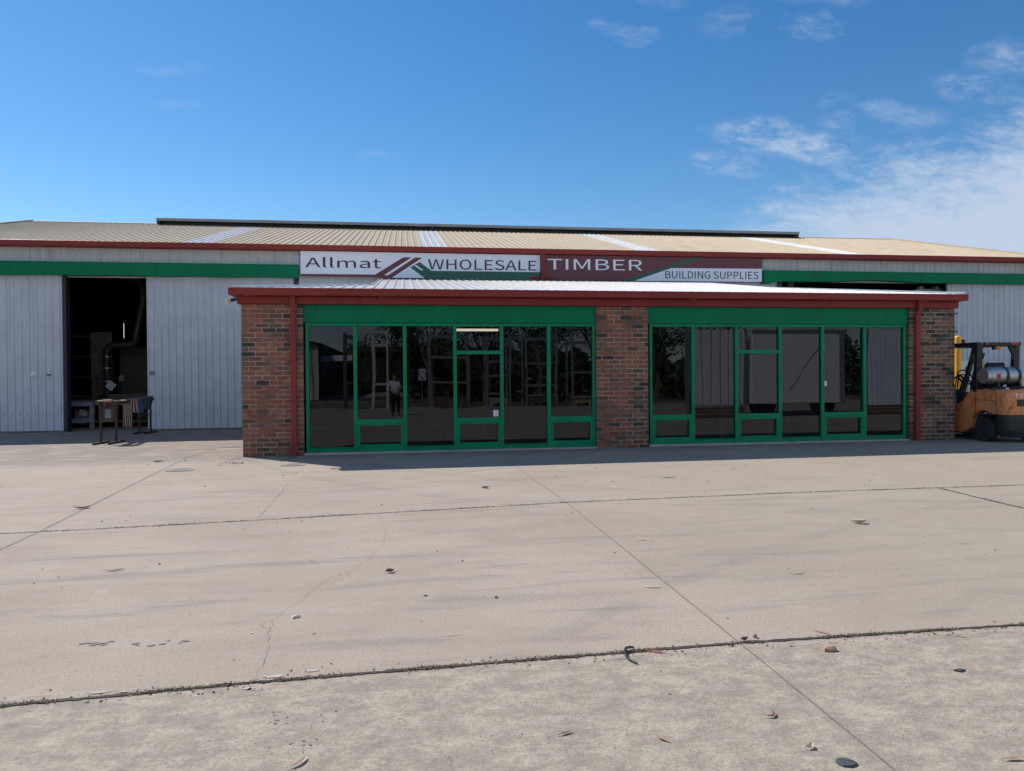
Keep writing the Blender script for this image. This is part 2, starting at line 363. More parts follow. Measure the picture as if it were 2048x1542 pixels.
GLYPHS = {
 'Allmat': '0,6 62,6 108,117 286,117 332,6 397,6 232,369 164,369/124,153 147,209 196,332 198,332 247,209 271,153/524,0 544,1 559,4 550,39 538,38 526,42 521,57 521,400 460,400 460,60 475,16/712,0 732,1 747,4 738,39 726,38 714,42 709,57 709,400 648,400 648,60 663,16/836,6 897,6 897,201 944,232 987,242 1024,235 1046,212 1054,171 1054,6 1114,6 1114,201 1161,232 1204,242 1242,235 1264,212 1271,171 1271,6 1331,6 1331,177 1320,234 1284,270 1223,282 1181,275 1142,257 1104,230 1084,258 1052,276 1005,282 964,276 926,259 893,236 892,236 886,275 836,275/1531,0 1574,5 1614,19 1650,39 1652,39 1657,6 1707,6 1707,172 1694,230 1654,268 1583,282 1527,276 1480,263 1442,247 1465,216 1496,229 1533,240 1573,244 1618,234 1641,209 1647,177 1522,158 1450,125 1427,76 1440,35 1477,9/1548,37 1503,46 1485,79 1500,110 1551,132 1647,146 1647,72 1597,45/1933,0 1967,3 2000,10 1988,44 1968,39 1947,37 1904,50 1892,88 1892,238 1989,238 1989,275 1892,275 1892,351 1841,351 1835,275 1778,272 1778,238 1831,238 1831,89 1841,42 1873,11',
 'WHOLESALE': '54,7 92,7 130,240 143,328 145,328 157,240 196,7 235,7 288,393 257,393 229,183 216,57 213,57 195,183 160,393 130,393 95,183 77,57 75,57 60,183 33,393 0,393/332,7 364,7 364,189 484,189 484,7 516,7 516,393 484,393 484,231 364,231 364,393 332,393/680,0 737,25 775,94 790,201 775,308 737,376 680,400 624,376 585,308 571,201 585,94 624,25/680,43 640,62 614,117 604,201 614,285 640,338 680,357 721,338 747,285 756,201 747,117 721,62/845,7 989,7 989,48 877,48 877,393 845,393/1034,7 1185,7 1185,48 1066,48 1066,189 1163,189 1163,231 1066,231 1066,352 1182,352 1182,393 1034,393/1311,0 1357,15 1387,54 1397,110 1390,158 1372,190 1345,213 1308,237 1289,251 1273,271 1266,301 1272,331 1288,350 1314,357 1336,353 1355,341 1372,321 1389,353 1368,377 1343,394 1314,400 1272,387 1244,351 1233,298 1241,250 1261,219 1285,199 1322,174 1344,158 1359,137 1365,105 1358,73 1340,51 1311,43 1285,49 1261,65 1240,91 1221,57 1246,27 1276,7/1414,7 1446,7 1471,125 1564,125 1589,7 1623,7 1536,393 1500,393/1479,163 1492,223 1517,354 1518,354 1544,223 1556,163/1660,7 1804,7 1804,48 1692,48 1692,393 1660,393/1849,7 2000,7 2000,48 1881,48 1881,189 1978,189 1978,231 1881,231 1881,352 1996,352 1996,393 1849,393',
 'TIMBER': '126,0 179,0 179,357 305,357 305,400 0,400 0,357 126,357/379,0 432,0 432,400 379,400/546,0 593,0 593,222 592,260 589,301 586,339 588,339 622,248 701,40 736,40 814,248 847,339 850,339 843,222 843,0 892,0 892,400 829,400 749,186 720,103 718,103 688,186 609,400 546,400/1006,0 1138,0 1221,13 1276,52 1296,117 1285,164 1255,196 1212,213 1212,216 1245,235 1265,265 1272,302 1254,359 1204,390 1129,400 1006,400/1058,230 1058,360 1123,360 1177,354 1210,333 1221,296 1210,261 1178,238 1120,230/1058,40 1058,191 1131,191 1193,183 1231,160 1244,119 1231,75 1192,49 1131,40/1379,0 1625,0 1625,43 1431,43 1431,189 1589,189 1589,232 1431,232 1431,357 1618,357 1618,400 1379,400/1765,210 1765,359 1835,359 1890,352 1924,330 1936,288 1924,245 1890,219 1835,210/1941,0 2000,0 1894,175 1944,196 1976,234 1988,288 1969,354 1918,389 1843,400 1713,400 1713,0 1765,0 1765,170 1840,170',
 'BUILDING SUPPLIES': '0,7 50,7 81,19 102,57 110,120 106,166 95,196 78,212 78,215 90,233 98,263 101,299 94,353 75,384 47,393 0,393/20,229 20,355 44,355 65,349 77,329 81,292 78,259 65,237 43,229/20,46 20,191 47,191 71,184 85,161 90,122 85,79 71,54 47,46/197,0 226,16 246,68 254,166 254,393 235,393 235,165 230,92 216,54 197,43 179,54 166,92 161,165 161,393 141,393 141,166 148,68 168,16/297,7 316,7 316,393 297,393/360,7 449,7 449,48 380,48 380,393 360,393/477,7 517,7 557,30 582,97 590,201 582,306 557,371 516,393 477,393/496,47 496,354 514,354 545,336 564,284 570,201 564,118 545,65 514,47/625,7 644,7 644,393 625,393/688,7 706,7 706,210 704,330 705,330 722,251 779,7 800,7 800,393 781,393 781,192 781,151 782,110 784,70 783,70 766,150 708,393 688,393/905,0 925,6 942,22 954,45 954,207 902,207 902,167 936,167 936,65 923,49 907,43 879,62 861,117 855,201 861,285 879,338 907,357 921,352 932,339 941,321 952,353 941,375 926,393 906,400 869,376 844,307 834,200 843,92 868,24/1084,0 1112,15 1131,54 1137,110 1133,158 1121,190 1105,213 1082,237 1070,251 1060,271 1056,301 1060,331 1070,350 1086,357 1099,353 1111,341 1122,321 1132,353 1119,377 1103,394 1086,400 1060,387 1042,351 1036,298 1041,250 1053,219 1068,199 1091,174 1104,158 1113,137 1117,105 1113,73 1102,51 1084,43 1068,49 1053,65 1040,91 1029,57 1044,27 1062,7/1224,0 1253,16 1273,68 1281,166 1281,393 1262,393 1262,165 1257,92 1243,54 1224,43 1205,54 1192,92 1187,165 1187,393 1168,393 1168,166 1175,68 1195,16/1323,7 1343,7 1343,161 1369,161 1400,173 1420,213 1427,280 1420,347 1399,383 1368,393 1323,393/1343,200 1343,354 1366,354 1389,347 1403,324 1408,280 1403,235 1390,209 1367,200/1460,7 1479,7 1479,161 1506,161 1536,173 1556,213 1564,280 1556,347 1536,383 1505,393 1460,393/1479,200 1479,354 1502,354 1525,347 1539,324 1544,280 1539,235 1526,209 1503,200/1596,7 1685,7 1685,48 1616,48 1616,393 1596,393/1713,7 1733,7 1733,393 1713,393/1776,7 1869,7 1869,48 1796,48 1796,189 1856,189 1856,231 1796,231 1796,352 1867,352 1867,393 1776,393/1946,0 1975,15 1993,54 2000,110 1996,158 1984,190 1967,213 1945,237 1933,251 1923,271 1919,301 1923,331 1933,350 1948,357 1962,353 1974,341 1984,321 1995,353 1982,377 1966,394 1948,400 1923,387 1905,351 1899,298 1904,250 1916,219 1931,199 1953,174 1967,158 1976,137 1980,105 1976,73 1964,51 1947,43 1931,49 1916,65 1903,91 1891,57 1907,27 1925,7',
 'TOYOTA': '117,7 166,7 166,352 284,352 284,393 0,393 0,352 117,352/496,0 582,25 640,94 661,201 640,308 582,376 496,400 410,376 352,308 331,201 352,94 410,25/496,43 435,62 395,117 381,201 395,285 435,338 496,357 557,338 597,285 611,201 597,117 557,62/808,7 856,7 856,157 973,393 922,393 873,284 834,199 831,199 793,284 743,393 691,393 808,157/1169,0 1255,25 1313,94 1334,201 1313,308 1255,376 1169,400 1082,376 1024,308 1003,201 1024,94 1082,25/1169,43 1108,62 1068,117 1053,201 1068,285 1108,338 1169,357 1229,338 1269,285 1284,201 1269,117 1229,62/1498,7 1547,7 1547,352 1665,352 1665,393 1381,393 1381,352 1498,352/1683,7 1732,7 1770,125 1911,125 1948,7 2000,7 1868,393 1814,393/1782,163 1801,223 1839,354 1842,354 1881,223 1899,163',
}
# ------------------------------------------------------------------ ground
def axis_steps(cuts):
    out = []
    for a, b, n in cuts: out += [a + (b-a)*i/n for i in range(n)]
    return out + [cuts[-1][1]]
xs = axis_steps([(-400,-60,6),(-60,-16,11),(-16,24,40),(24,60,9),(60,400,6)])
ys = axis_steps([(-400,-60,6),(-60,-15,9),(-15,0,30),(0,26,26),(26,60,6),(60,400,6)])
mb = MB(); I = [[mb.vert((x,y,g(max(-40,min(40,x)),max(-40,min(40,y))))) for x in xs] for y in ys]
for j in range(len(ys)-1):
    for i in range(len(xs)-1): mb.face((I[j][i],I[j][i+1],I[j+1][i+1],I[j+1][i]))
structure(mb.build('ground', M['ground']))

def ribbon(name, pts, wfun, mat, lift=.004, step=.05, kind='structure'):
    """irregular flat strip that follows the ground along a polyline"""
    P = []
    for a, b in zip(pts, pts[1:]):
        n = max(1, int(math.hypot(b[0]-a[0], b[1]-a[1])/step))
        P += [(a[0]+(b[0]-a[0])*i/n, a[1]+(b[1]-a[1])*i/n) for i in range(n)]
    P.append(pts[-1]); mb = MB(); prev = None
    for i, p in enumerate(P):
        q = P[min(i+1, len(P)-1)]; o = P[max(i-1,0)]
        d = Vector((q[0]-o[0], q[1]-o[1])); d.normalize(); nx, ny = -d.y, d.x
        w1, w2 = wfun(), wfun()
        A = (p[0]+nx*w1, p[1]+ny*w1); B = (p[0]-nx*w2, p[1]-ny*w2)
        cur = (mb.vert((A[0],A[1],g(*A)+lift)), mb.vert((B[0],B[1],g(*B)+lift)))
        if prev: mb.face((prev[0],cur[0],cur[1],prev[1]))
        prev = cur
    o = mb.build(name, mat); return structure(o, kind)
ru = random.uniform
ribbon('ground_joint', [(-30,-10.3),(-1.76,-10.31),(-.7,-10.235),(.46,-10.19),(1.74,-10.145),(3.4,-10.15),(9,-10.15)], lambda: ru(.005,.019), M['joint'], step=.03)
ribbon('ground_joint', [(-30,-6.4),(-3.7,-6.36),(-2.2,-6.24),(-.57,-6.05),(1.77,-5.78),(4.6,-5.66),(7.6,-5.7),(16,-5.7)], lambda: ru(.003,.011), M['joint'], step=.03)
ribbon('ground_joint', [(1.735,-.32),(1.71,-2.9),(1.77,-5.77),(1.755,-8.04),(1.736,-10.14),(1.72,-11.5),(1.70,-14.5)], lambda: ru(.0025,.005), M['sawcut'])
ribbon('ground_joint', [(-3.65,4.6),(-3.86,.1),(-3.6,-3.7),(-3.4,-6.3),(-3.37,-7.2),(-3.3,-10.3)], lambda: ru(.003,.006), M['sawcut'])
ribbon('ground_joint', [(6.4,-5.66),(6.28,-7.1),(6.2,-10.1)], lambda: ru(.007,.014), M['joint'])
ribbon('ground_joint', [(-2.88,-.02),(-3.05,-1.05)], lambda: ru(.004,.009), M['joint'])
ribbon('ground_joint', [(-1.93,-.05),(-2.08,-1.0)], lambda: ru(.004,.008), M['joint'])
def jag(pts, amp=.012, step=.045):
    out = []
    for a, b in zip(pts, pts[1:]):
        n = max(1, int(math.hypot(b[0]-a[0], b[1]-a[1])/step))
        for i in range(n):
            t = i/n; out.append((a[0]+(b[0]-a[0])*t+ru(-amp,amp), a[1]+(b[1]-a[1])*t))
    return out+[pts[-1]]
C1 = [(-.276,-6.05),(-.222,-6.51),(-.177,-6.985),(-.184,-7.394),(-.31,-8.058),(-.434,-8.395),(-.503,-8.41),(-.584,-8.624),(-.639,-8.848),(-.692,-9.032),(-.75,-9.238),(-.779,-9.324),(-.761,-9.458),(-.755,-9.623),(-.731,-9.741),(-.721,-9.886),(-.715,-10.051),(-.711,-10.215)]
ribbon('ground_crack', jag(C1), lambda: ru(.0003,.0013), M['crack'], step=.03)
ribbon('ground_crack', jag([(-.779,-9.324),(-.83,-9.40),(-.80,-9.47),(-.765,-9.46)], .006), lambda: ru(.0006,.002), M['crack'], step=.03)
ribbon('ground_crack', jag([(-1.554,-3.669),(-1.508,-4.517),(-1.495,-5.481),(-1.486,-6.106)], .02), lambda: ru(.0008,.003), M['crack'], step=.03)
def stain(c, rx, ry, mat, n=16, lift=.003, rot=0.):
    mb = MB(); pts = []
    for k in range(n):
        t = 2*math.pi*k/n; r = ru(.55,1.1)
        a, b_ = rx*r*math.cos(t), ry*r*math.sin(t)
        x, y = c[0]+a*math.cos(rot)-b_*math.sin(rot), c[1]+a*math.sin(rot)+b_*math.cos(rot)
        pts.append((x,y,g(x,y)+lift))
    mb.poly(pts); return structure(mb.build('ground_stain', mat))
for k in range(7): stain((-1.66+ru(-.12,.12), -9.57+ru(-.02,.03)), ru(.012,.04), ru(.006,.012), M['stain'], 12, rot=.25)
for k in range(8): stain((-1.33+ru(-.13,.2), -9.62+ru(-.04,.05)), ru(.008,.035), ru(.005,.012), M['stain'], 12, rot=.3)
for c, a, b_ in [((-.63,-10.18),.06,.018),((-.45,-10.14),.04,.014),((-1.39,-10.23),.045,.014),((-1.28,-10.24),.03,.01),((-.72,-10.30),.04,.012)]: stain(c, a, b_, M['efflo'], 18)
for k in range(22): stain((-.43+ru(-.14,.14), -10.75+ru(-.2,.2)), ru(.003,.009), ru(.003,.007), M['stain'], 8)

# weeds growing in the joints
def weeds(name, pts, dens, hmin, hmax, wid):
    mb = MB()
    for a, b in zip(pts, pts[1:]):
        L = math.hypot(b[0]-a[0], b[1]-a[1]); n = int(L*dens); ph = ru(0,9)
        for i in range(n):
            t = random.random()
            if math.sin(t*L*5.1+ph)+math.sin(t*L*11.3+ph*2) < ru(-1.1,1.2): continue
            x, y = a[0]+(b[0]-a[0])*t, a[1]+(b[1]-a[1])*t+ru(-wid,wid)
            z = g(x,y)+.003; h = ru(hmin,hmax); an = ru(0,6.28); lean = ru(.5,2.2)*h
            dx, dy = math.cos(an), math.sin(an); w_ = ru(.0012,.0028)
            mb.mi = 0 if random.random() < .5 else 1
            p1 = (x+dx*lean*.45, y+dy*lean*.45, z+h*.75); p2 = (x+dx*lean, y+dy*lean, z+h)
            mb.poly([(x-dy*w_,y+dx*w_,z),(x+dy*w_,y-dx*w_,z),(p1[0]+dy*w_*.8,p1[1]-dx*w_*.8,p1[2]),(p1[0]-dy*w_*.8,p1[1]+dx*w_*.8,p1[2])])
            mb.poly([(p1[0]-dy*w_*.8,p1[1]+dx*w_*.8,p1[2]),(p1[0]+dy*w_*.8,p1[1]-dx*w_*.8,p1[2]),p2])
    o = mb.build(name, [M['weed'], M['weeddry']], fix=False); o['kind'] = 'stuff'
    o['label'] = 'short weeds and dry grass growing along the concrete joint'; return o
weeds('joint_grass', [(-1.9,-10.31),(-.7,-10.235),(.46,-10.19),(1.74,-10.145),(3.5,-10.15)], 1100, .002, .009, .02)
weeds('joint_grass', [(-3.9,-6.37),(-2.2,-6.24),(-.57,-6.05),(1.77,-5.78),(4.6,-5.66),(7.8,-5.7)], 300, .003, .012, .012)
weeds('joint_grass', [(6.4,-5.66),(6.28,-7.1)], 300, .003, .012, .01)
weeds('joint_grass', [(-3.1,-1.06),(-2.65,-1.04)], 260, .012, .05, .02)

# ------------------------------------------------------------------ brick office
office = thing('brick_office', 'low brick office with green framed shopfronts and a red gutter', 'building', (4.2, 3.5, .02))
PAL = [(.34,.118,.066),(.32,.10,.056),(.29,.10,.062),(.25,.108,.066),(.21,.10,.066),(.19,.10,.07),(.15,.085,.062),(.06,.045,.04),(.26,.112,.085),(.31,.125,.08),(.30,.105,.062),(.28,.108,.066)]
PALR = [(.25,.12,.075),(.23,.12,.08),(.20,.115,.075),(.16,.10,.075),(.12,.085,.068),(.08,.06,.052),(.045,.038,.036),(.22,.10,.085),(.26,.13,.075)]
def brick_run(mb, a0, a1, face, axis, sgn, phase, pal, base, ztop=2.753, flip=0):
    """stretcher bond skin; a0..a1 along axis, outer face at `face`, looking along sgn"""
    k = 0
    while True:
        zt = 2.66+.086-.086*k; zb = zt-.0746
        if k == 0: zt = min(zt, ztop)
        zlow = base((a0+a1)/2)-.05
        if zt < zlow: break
        zb = max(zb, zlow); s = a0-(.24 if (k+phase) % 2 == 0 else .12)
        while s < a1-.01:
            p, q = max(s, a0), min(s+.2285, a1)
            if q-p > .02:
                c = random.choice(pal); v = ru(.9,1.3); wet = .78 if k > 27 and random.random() < .6 else 1.
                mb.col = (c[0]*v*wet, c[1]*v*wet*ru(.93,1.07), c[2]*v*wet*ru(.9,1.1), 1)
                f = face+ru(-.002,.0025)
                y0, y1 = (f, f+.1) if sgn < 0 else (f-.1, f)
                dz = ru(-.0015,.0015)
                if axis == 'x': mb.box(p+ru(0,.002), q-ru(0,.002), y0, y1, zb+dz, zt+dz, .006)
                else: mb.box(y0, y1, p+ru(0,.002), q-ru(0,.002), zb+dz, zt+dz, .006)
            s += .24
        k += 1
def pier(x0, x1, pal, left=False, right=False):
    mb = MB(); gx = lambda a: g(a, 0)
    brick_run(mb, x0, x1, 0, 'x', -1, 0, pal, gx)
    if left: brick_run(mb, .105, 7.55, x0, 'y', -1, 1, pal, lambda a: g(x0,a))
    else:    brick_run(mb, .105, .24, x0, 'y', -1, 1, pal, lambda a: g(x0,a))
    if right: brick_run(mb, .105, 7.55, x1, 'y', 1, 1, pal, lambda a: g(x1,a))
    else:     brick_run(mb, .105, .24, x1, 'y', 1, 1, pal, lambda a: g(x1,a))
    o = mb.build('brick_wall', M['brick'], office)
    mm = MB(); e = .004
    mm.box(x0+e, x1-e, e, .235, g(x0,0)-.1, 2.745)
    if left: mm.box(x0+e, x0+.1, .235, 7.55, g(x0,5)-.1, 2.745)
    if right: mm.box(x1-.1, x1-e, .235, 7.55, g(x1,5)-.1, 2.745)
    mm.build('mortar', M['mortar'], o); return o
pier(-2.876, -1.808, PAL, left=True)
pier(3.654, 4.690, PAL)
pier(10.245, 11.274, PALR, right=True)

def bay(x0, x1, cuts, kinds, tilts, zb):
    """shopfront: x0..x1 frame, cuts = mullion centres, kinds per light"""
    fr = MB(); F, Bk = .06, .16; hw = .0325; b = .004
    edges = [x0+.058]+[v for c in cuts for v in (c-hw, c+hw)]+[x1-.058]
    fr.box(x0, x0+.058, F, Bk, zb, 2.412, b); fr.box(x1-.058, x1, F, Bk, zb, 2.412, b)
    for c in cuts: fr.box(c-hw, c+hw, F-.006, Bk, zb, 2.366, b)
    fr.box(x0+.058, x1-.058, F+.003, Bk, 2.366, 2.412, b)
    panes = []; rails = MB()
    for i, kd in enumerate(kinds):
        a, c = edges[2*i], edges[2*i+1]
        if kd == 'full':
            fr.box(a, c, F+.004, Bk, zb, zb+.075, b); fr.box(a, c, F-.012, F+.02, zb+.075, zb+.088, .003)
            panes.append((a, c, zb+.088, 2.366, .105, tilts[i]))
        else:
            fr.box(a, c, F-.002, Bk, .555, .642, b)
            fr.box(a, c, F-.008, Bk, zb, zb+.098, b)
            fr.box(a, a+.05, F-.004, Bk, zb+.098, .555, b); fr.box(c-.05, c, F-.004, Bk, zb+.098, .555, b)
            fr.box(a+.05, c-.05, F+.002, Bk, zb+.098, zb+.125, .003); fr.box(a+.05, c-.05, F+.002, Bk, .528, .555, .003)
            panes.append((a+.05, c-.05, zb+.125, .528, .115, 0))
            if kd == 'door':
                fr.box(a-.05, c+.05, F-.022, Bk-.01, 1.836, 1.905, b)
                panes.append((a, c, .642, 1.836, .105, tilts[i])); panes.append((a, c, 1.905, 2.366, .108, tilts[i]*.5))
            else: panes.append((a, c, .642, 2.366, .105, tilts[i]))
    f = fr.build('shopfront_frame', M['greenframe'], office)
    for a, c, z0, z1, y, t in panes:
        pm = MB(); xc = (a+c)/2; h = lambda x: y+t*(x-xc)
        e = .012
        pm.poly([(a-e,h(a),z0-e),(c+e,h(c),z0-e),(c+e,h(c),z1+e),(a-e,h(a),z1+e)])
        pm.build('pane', M['glass'], f, fix=False)
    hp = MB(); hp.box(x0-.035 if x0 < 0 else x0-.04, x1+.03, .045, .1, 2.428, 2.752, .004); hp.box(x0, x1, .07, .15, 2.412, 2.428)
    hp.build('header_panel', M['green'], office)
    sl = MB(); sl.box(x0-.03, x1+.03, -.012, .2, g((x0+x1)/2,0)-.06, zb-.002, .008); sl.build('sill', M['concrete'], office)
    return f
f1 = bay(-1.775, 3.651, [-.888,.015,.946,1.832,2.736], ['full','rail','full','door','full','rail'], [.001,.0068,.003,-.002,.0015,-.003], .052)
f2 = bay(4.735, 10.215, [5.625,6.532,7.455,8.368,9.292], ['rail','full','door','full','rail','full'], [.002,-.003,.004,-.004,.003,-.002], .072)
st = MB(); st.box(1.665,1.765,.09,.1,.66,.78); st.build('sticker', M['paper'], f1)
st = MB(); st.box(8.40,8.45,.05,.06,1.17,1.28,.004); st.build('lock_plate', M['white'], f2)

# interior seen dimly through the glass
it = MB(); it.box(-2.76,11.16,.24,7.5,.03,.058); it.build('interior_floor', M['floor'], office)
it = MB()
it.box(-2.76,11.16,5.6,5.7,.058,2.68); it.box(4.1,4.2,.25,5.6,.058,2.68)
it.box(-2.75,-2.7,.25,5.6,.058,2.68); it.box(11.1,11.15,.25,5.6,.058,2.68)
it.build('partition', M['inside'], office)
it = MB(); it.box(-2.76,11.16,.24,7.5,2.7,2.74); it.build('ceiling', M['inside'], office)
it = MB(); it.box(.99,1.80,.30,.36,2.29,2.335,.01)
lm, nt_, b_, o_ = new_mat('lit_fluorescent_tube'); b_.inputs['Emission Color'].default_value = (1,.86,.62,1); b_.inputs['Emission Strength'].default_value = 3.2
it.build('ceiling_light', lm, office)

# beam, gutter, downpipes
bm_ = MB(); bm_.box(-2.945,11.335,-.035,.075,2.755,2.888,.004)
bm_.box(-2.945,-2.83,.075,7.55,2.755,2.888,.004); bm_.box(11.22,11.335,.075,7.55,2.755,2.888,.004)
bm_.build('eaves_beam', M['red'], office)
gt = MB()
prof = [(-.06,2.892),(-.205,2.892),(-.215,2.905),(-.215,2.985),(-.222,2.992),(-.222,3.018),(-.208,3.024),(-.19,3.018),(-.19,2.915),(-.075,2.915),(-.075,3.0),(-.06,3.0)]
gt.prism(prof, -3.05, 11.405, 'x')
gt.prism([(-2.905,2.892),(-3.04,2.892),(-3.05,2.905),(-3.05,3.018),(-3.02,3.018),(-3.02,2.915),(-2.905,2.915)], -.06, 7.5, 'y')
gt.prism([(11.26,2.892),(11.395,2.892),(11.405,2.905),(11.405,3.018),(11.375,3.018),(11.375,2.915),(11.26,2.915)], -.06, 7.5, 'y')
gt.box(-3.05,-3.042,-.214,-.06,2.893,3.016); gt.box(11.399,11.407,-.214,-.06,2.893,3.016)
for x in (-.6,2.4,5.4,8.4): gt.box(x-.012,x+.012,-.2235,-.2,2.9,3.0)
gt.build('gutter', M['red'], office)
for x0, kink in ((-2.026,0),(10.342,.035)):
    dp = MB(); dp.box(x0,x0+.104,-.078,-.006,g(x0,0)-.01,2.62,.012)
    n = len(dp.v); dp.prism([(x0,2.62),(x0+.104,2.62),(x0+.104+kink,2.70),(x0+kink,2.70)], -.078,-.04,'y')
    dp.box(x0+kink,x0+.104+kink,-.105,-.036,2.70,2.91,.01)
    dp.box(x0-.006,x0+.11,-.083,-.004,1.02,1.045); dp.box(x0-.006,x0+.11,-.083,-.004,.22,.235)
    dp.build('downpipe', M['red'], office, smooth=30)
cd = MB(); cd.tube([(11.31,.08,2.74),(11.31,.08,1.9)], .018, 8)
for z in (2.655,2.275): cd.box(11.274,11.39,.06,.1,z-.012,z+.012)
cd.build('conduit', M['black'], office)

# office roof: front slope with hips, dutch gable set back from both ends
TRIM = [(0,0),(.130,0),(.144,.02),(.172,.02)]
def stations(a0, a1, per=.19, prof=TRIM, ph=0.):
    out = []; k = math.floor((a0-ph)/per)
    while ph+k*per <= a1+per:
        for u, h in prof:
            x = ph+k*per+u
            if a0-1e-6 <= x <= a1+1e-6: out.append((x,h))
        k += 1
    def hh(x):
        t = (x-ph) % per; P = prof+[(per,prof[0][1])]
        for (u0,h0),(u1,h1) in zip(P,P[1:]):
            if u0 <= t <= u1: return h0+(h1-h0)*(t-u0)/max(u1-u0,1e-9)
        return 0
    if not out or out[0][0] > a0+1e-4: out.insert(0,(a0,hh(a0)))
    if out[-1][0] < a1-1e-4: out.append((a1,hh(a1)))
    return out
so = .157
def zoff(y): return 3.012+so*(y+.17)
XL, XR, EL, ER = -.65, 8.76, -3.0, 11.36
def ytop(x):
    if x < XL: return -.17+(x-EL)*(2.2+.17)/(XL-EL)
    if x > XR: return -.17+(ER-x)*(2.85+.17)/(ER-XR)
    return 7.62
rf = MB(); prev = None
for x, h in stations(EL, ER, ph=.03):
    yt = ytop(x)
    A = rf.vert((x,-.17,zoff(-.17)+h)); B_ = rf.vert((x,yt,zoff(yt)+h))
    if prev: rf.face((prev[0],A,B_,prev[1]))
    prev = (A,B_)
# the slabs of the end slopes, ribs running up from each end gutter
for x0, xt, yc in ((EL,XL,2.2),(ER,XR,2.85)):
    prev = None; sl_ = (zoff(yc)-zoff(-.17))/abs(xt-x0)
    for y, h in stations(-.17, 7.6):
        f_ = min(1,(y+.17)/(yc+.17)); xx = x0+(xt-x0)*f_
        A = rf.vert((x0,y,zoff(-.17)+h)); B_ = rf.vert((xx,y,zoff(-.17)+sl_*abs(xx-x0)+h))
        if prev: rf.face((prev[0],A,B_,prev[1]))
        prev = (A,B_)
    # gablet wall
    rf.poly([(xt,yc,zoff(yc)-.01),(xt,7.6,zoff(yc)-.01),(xt,7.6,zoff(7.6)),(xt,yc,zoff(yc))])
rf.build('roof', M['officeroof'], office, fix=False)
hc = MB(); hc.tube([(EL,-.17,zoff(-.17)+.02),(XL+.05,2.25,zoff(2.2)+.008)], .026, 8); hc.build('hip_capping', M['hipcap'], office, smooth=True)
hc = MB(); hc.tube([(ER,-.17,zoff(-.17)+.03),(XR-.05,2.88,zoff(2.85)+.008)], .026, 8); hc.build('hip_capping', M['hipcap'], office, smooth=True)
hc = MB(); hc.tube([(XL,2.2,zoff(2.2)+.012),(XL,7.6,zoff(7.6)+.012)], .014, 6); hc.build('hip_capping', M['hipcap'], office, smooth=True)
hc = MB(); hc.tube([(XR,2.85,zoff(2.85)+.012),(XR,7.6,zoff(7.6)+.012)], .014, 6); hc.build('hip_capping', M['hipcap'], office, smooth=True)
vb = MB(); vb.box(-1.72,-1.2,5.2,5.7,3.1,3.66,.02); vb.box(-1.75,-1.17,5.17,5.73,3.66,3.70,.01)
fix_origin(tag(vb.build('roof_vent', M['signwhite']), 'small pale box vent on the office roof below the white sign', 'vent'))
vb = MB(); vb.box(9.75,10.25,7.2,7.66,3.15,3.98,.02); vb.box(9.68,9.9,7.05,7.35,3.98,4.02,.01)
fix_origin(tag(vb.build('wall_vent', M['signwhite']), 'pale box on the shed wall under the building supplies wording', 'vent'))

# ------------------------------------------------------------------ big shed
shed = thing('large_shed', 'long white steel shed with beige ribbed roof behind the office', 'warehouse', (3.7, 16, .05))
def clad(mb, x0, x1, z0, z1, y, ph=0., per=.19):
    prev = None
    for x, h in stations(x0, x1, per, ph=ph):
        A = mb.vert((x,y-h,z0)); B_ = mb.vert((x,y-h,z1))
        if prev: mb.face((prev[0],A,B_,prev[1]))
        prev = (A,B_)
WX0, WX1, WY = -13.5, 20.9, 7.7
wl = MB()
clad(wl, WX0, -9.0, -.1, 4.58, WY+.05); clad(wl, -6.95, -2.9, -.1, 4.58, WY+.05)
clad(wl, -2.9, 11.6, -.1, 4.99, WY); clad(wl, 17.25, WX1, -.1, 4.58, WY+.05)
wl.box(-9.0,-6.95,WY+.05,WY+.08,4.2,4.58); wl.box(11.6,17.25,WY+.05,WY+.08,4.3,4.58)
wl.build('front_wall', M['clad'], shed, fix=False)
for a_, b_ in ((WX0,-2.9),(10.88,WX1)):
    wl = MB(); clad(wl, a_, b_, 4.4, 5.02, WY-.02); wl.build('upper_wall', M['cladstain'], shed, fix=False)
for a_, dn in ((WX0,1),(WX1-.1,-1)):
    wl = MB(); wl.prism([(7.8,-.1),(24.3,-.1),(24.3,5.05),(16.0,7.2),(7.8,5.05)], a_, a_+.1, 'x'); gw = wl.build('gable_wall', M['clad'], shed)
    c_ = a_+.1 if dn > 0 else a_
    wl = MB(); wl.prism([(7.85,-.05),(24.2,-.05),(24.2,5.0),(16.0,7.1),(7.85,5.0)], c_+.004*dn if dn > 0 else c_-.034, c_+.034 if dn > 0 else c_-.004, 'x'); wl.build('shade_liner', M['inside'], gw)  # added dark sheet, puts the shade inside the shed into its colour
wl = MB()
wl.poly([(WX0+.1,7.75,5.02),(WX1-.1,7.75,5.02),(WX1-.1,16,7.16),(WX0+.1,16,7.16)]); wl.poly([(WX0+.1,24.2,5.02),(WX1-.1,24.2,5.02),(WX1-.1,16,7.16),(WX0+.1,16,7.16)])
wl.build('roof_shade_liner', M['inside'], shed)  # dark sheet added under the roof so the interior shade reads blacker
wl = MB(); wl.poly([(-9.0,7.8,.06),(11,7.8,.08),(11,24.2,.1),(WX0+.1,24.2,.06),(WX0+.1,9.2,.03),(-9.0,9.2,.05)]); wl.build('floor_slab', M['floor'], shed, fix=False) if False else None
wl = MB()
wl.box(WX0,-13.93,24.2,24.3,-.1,5.1) if False else None
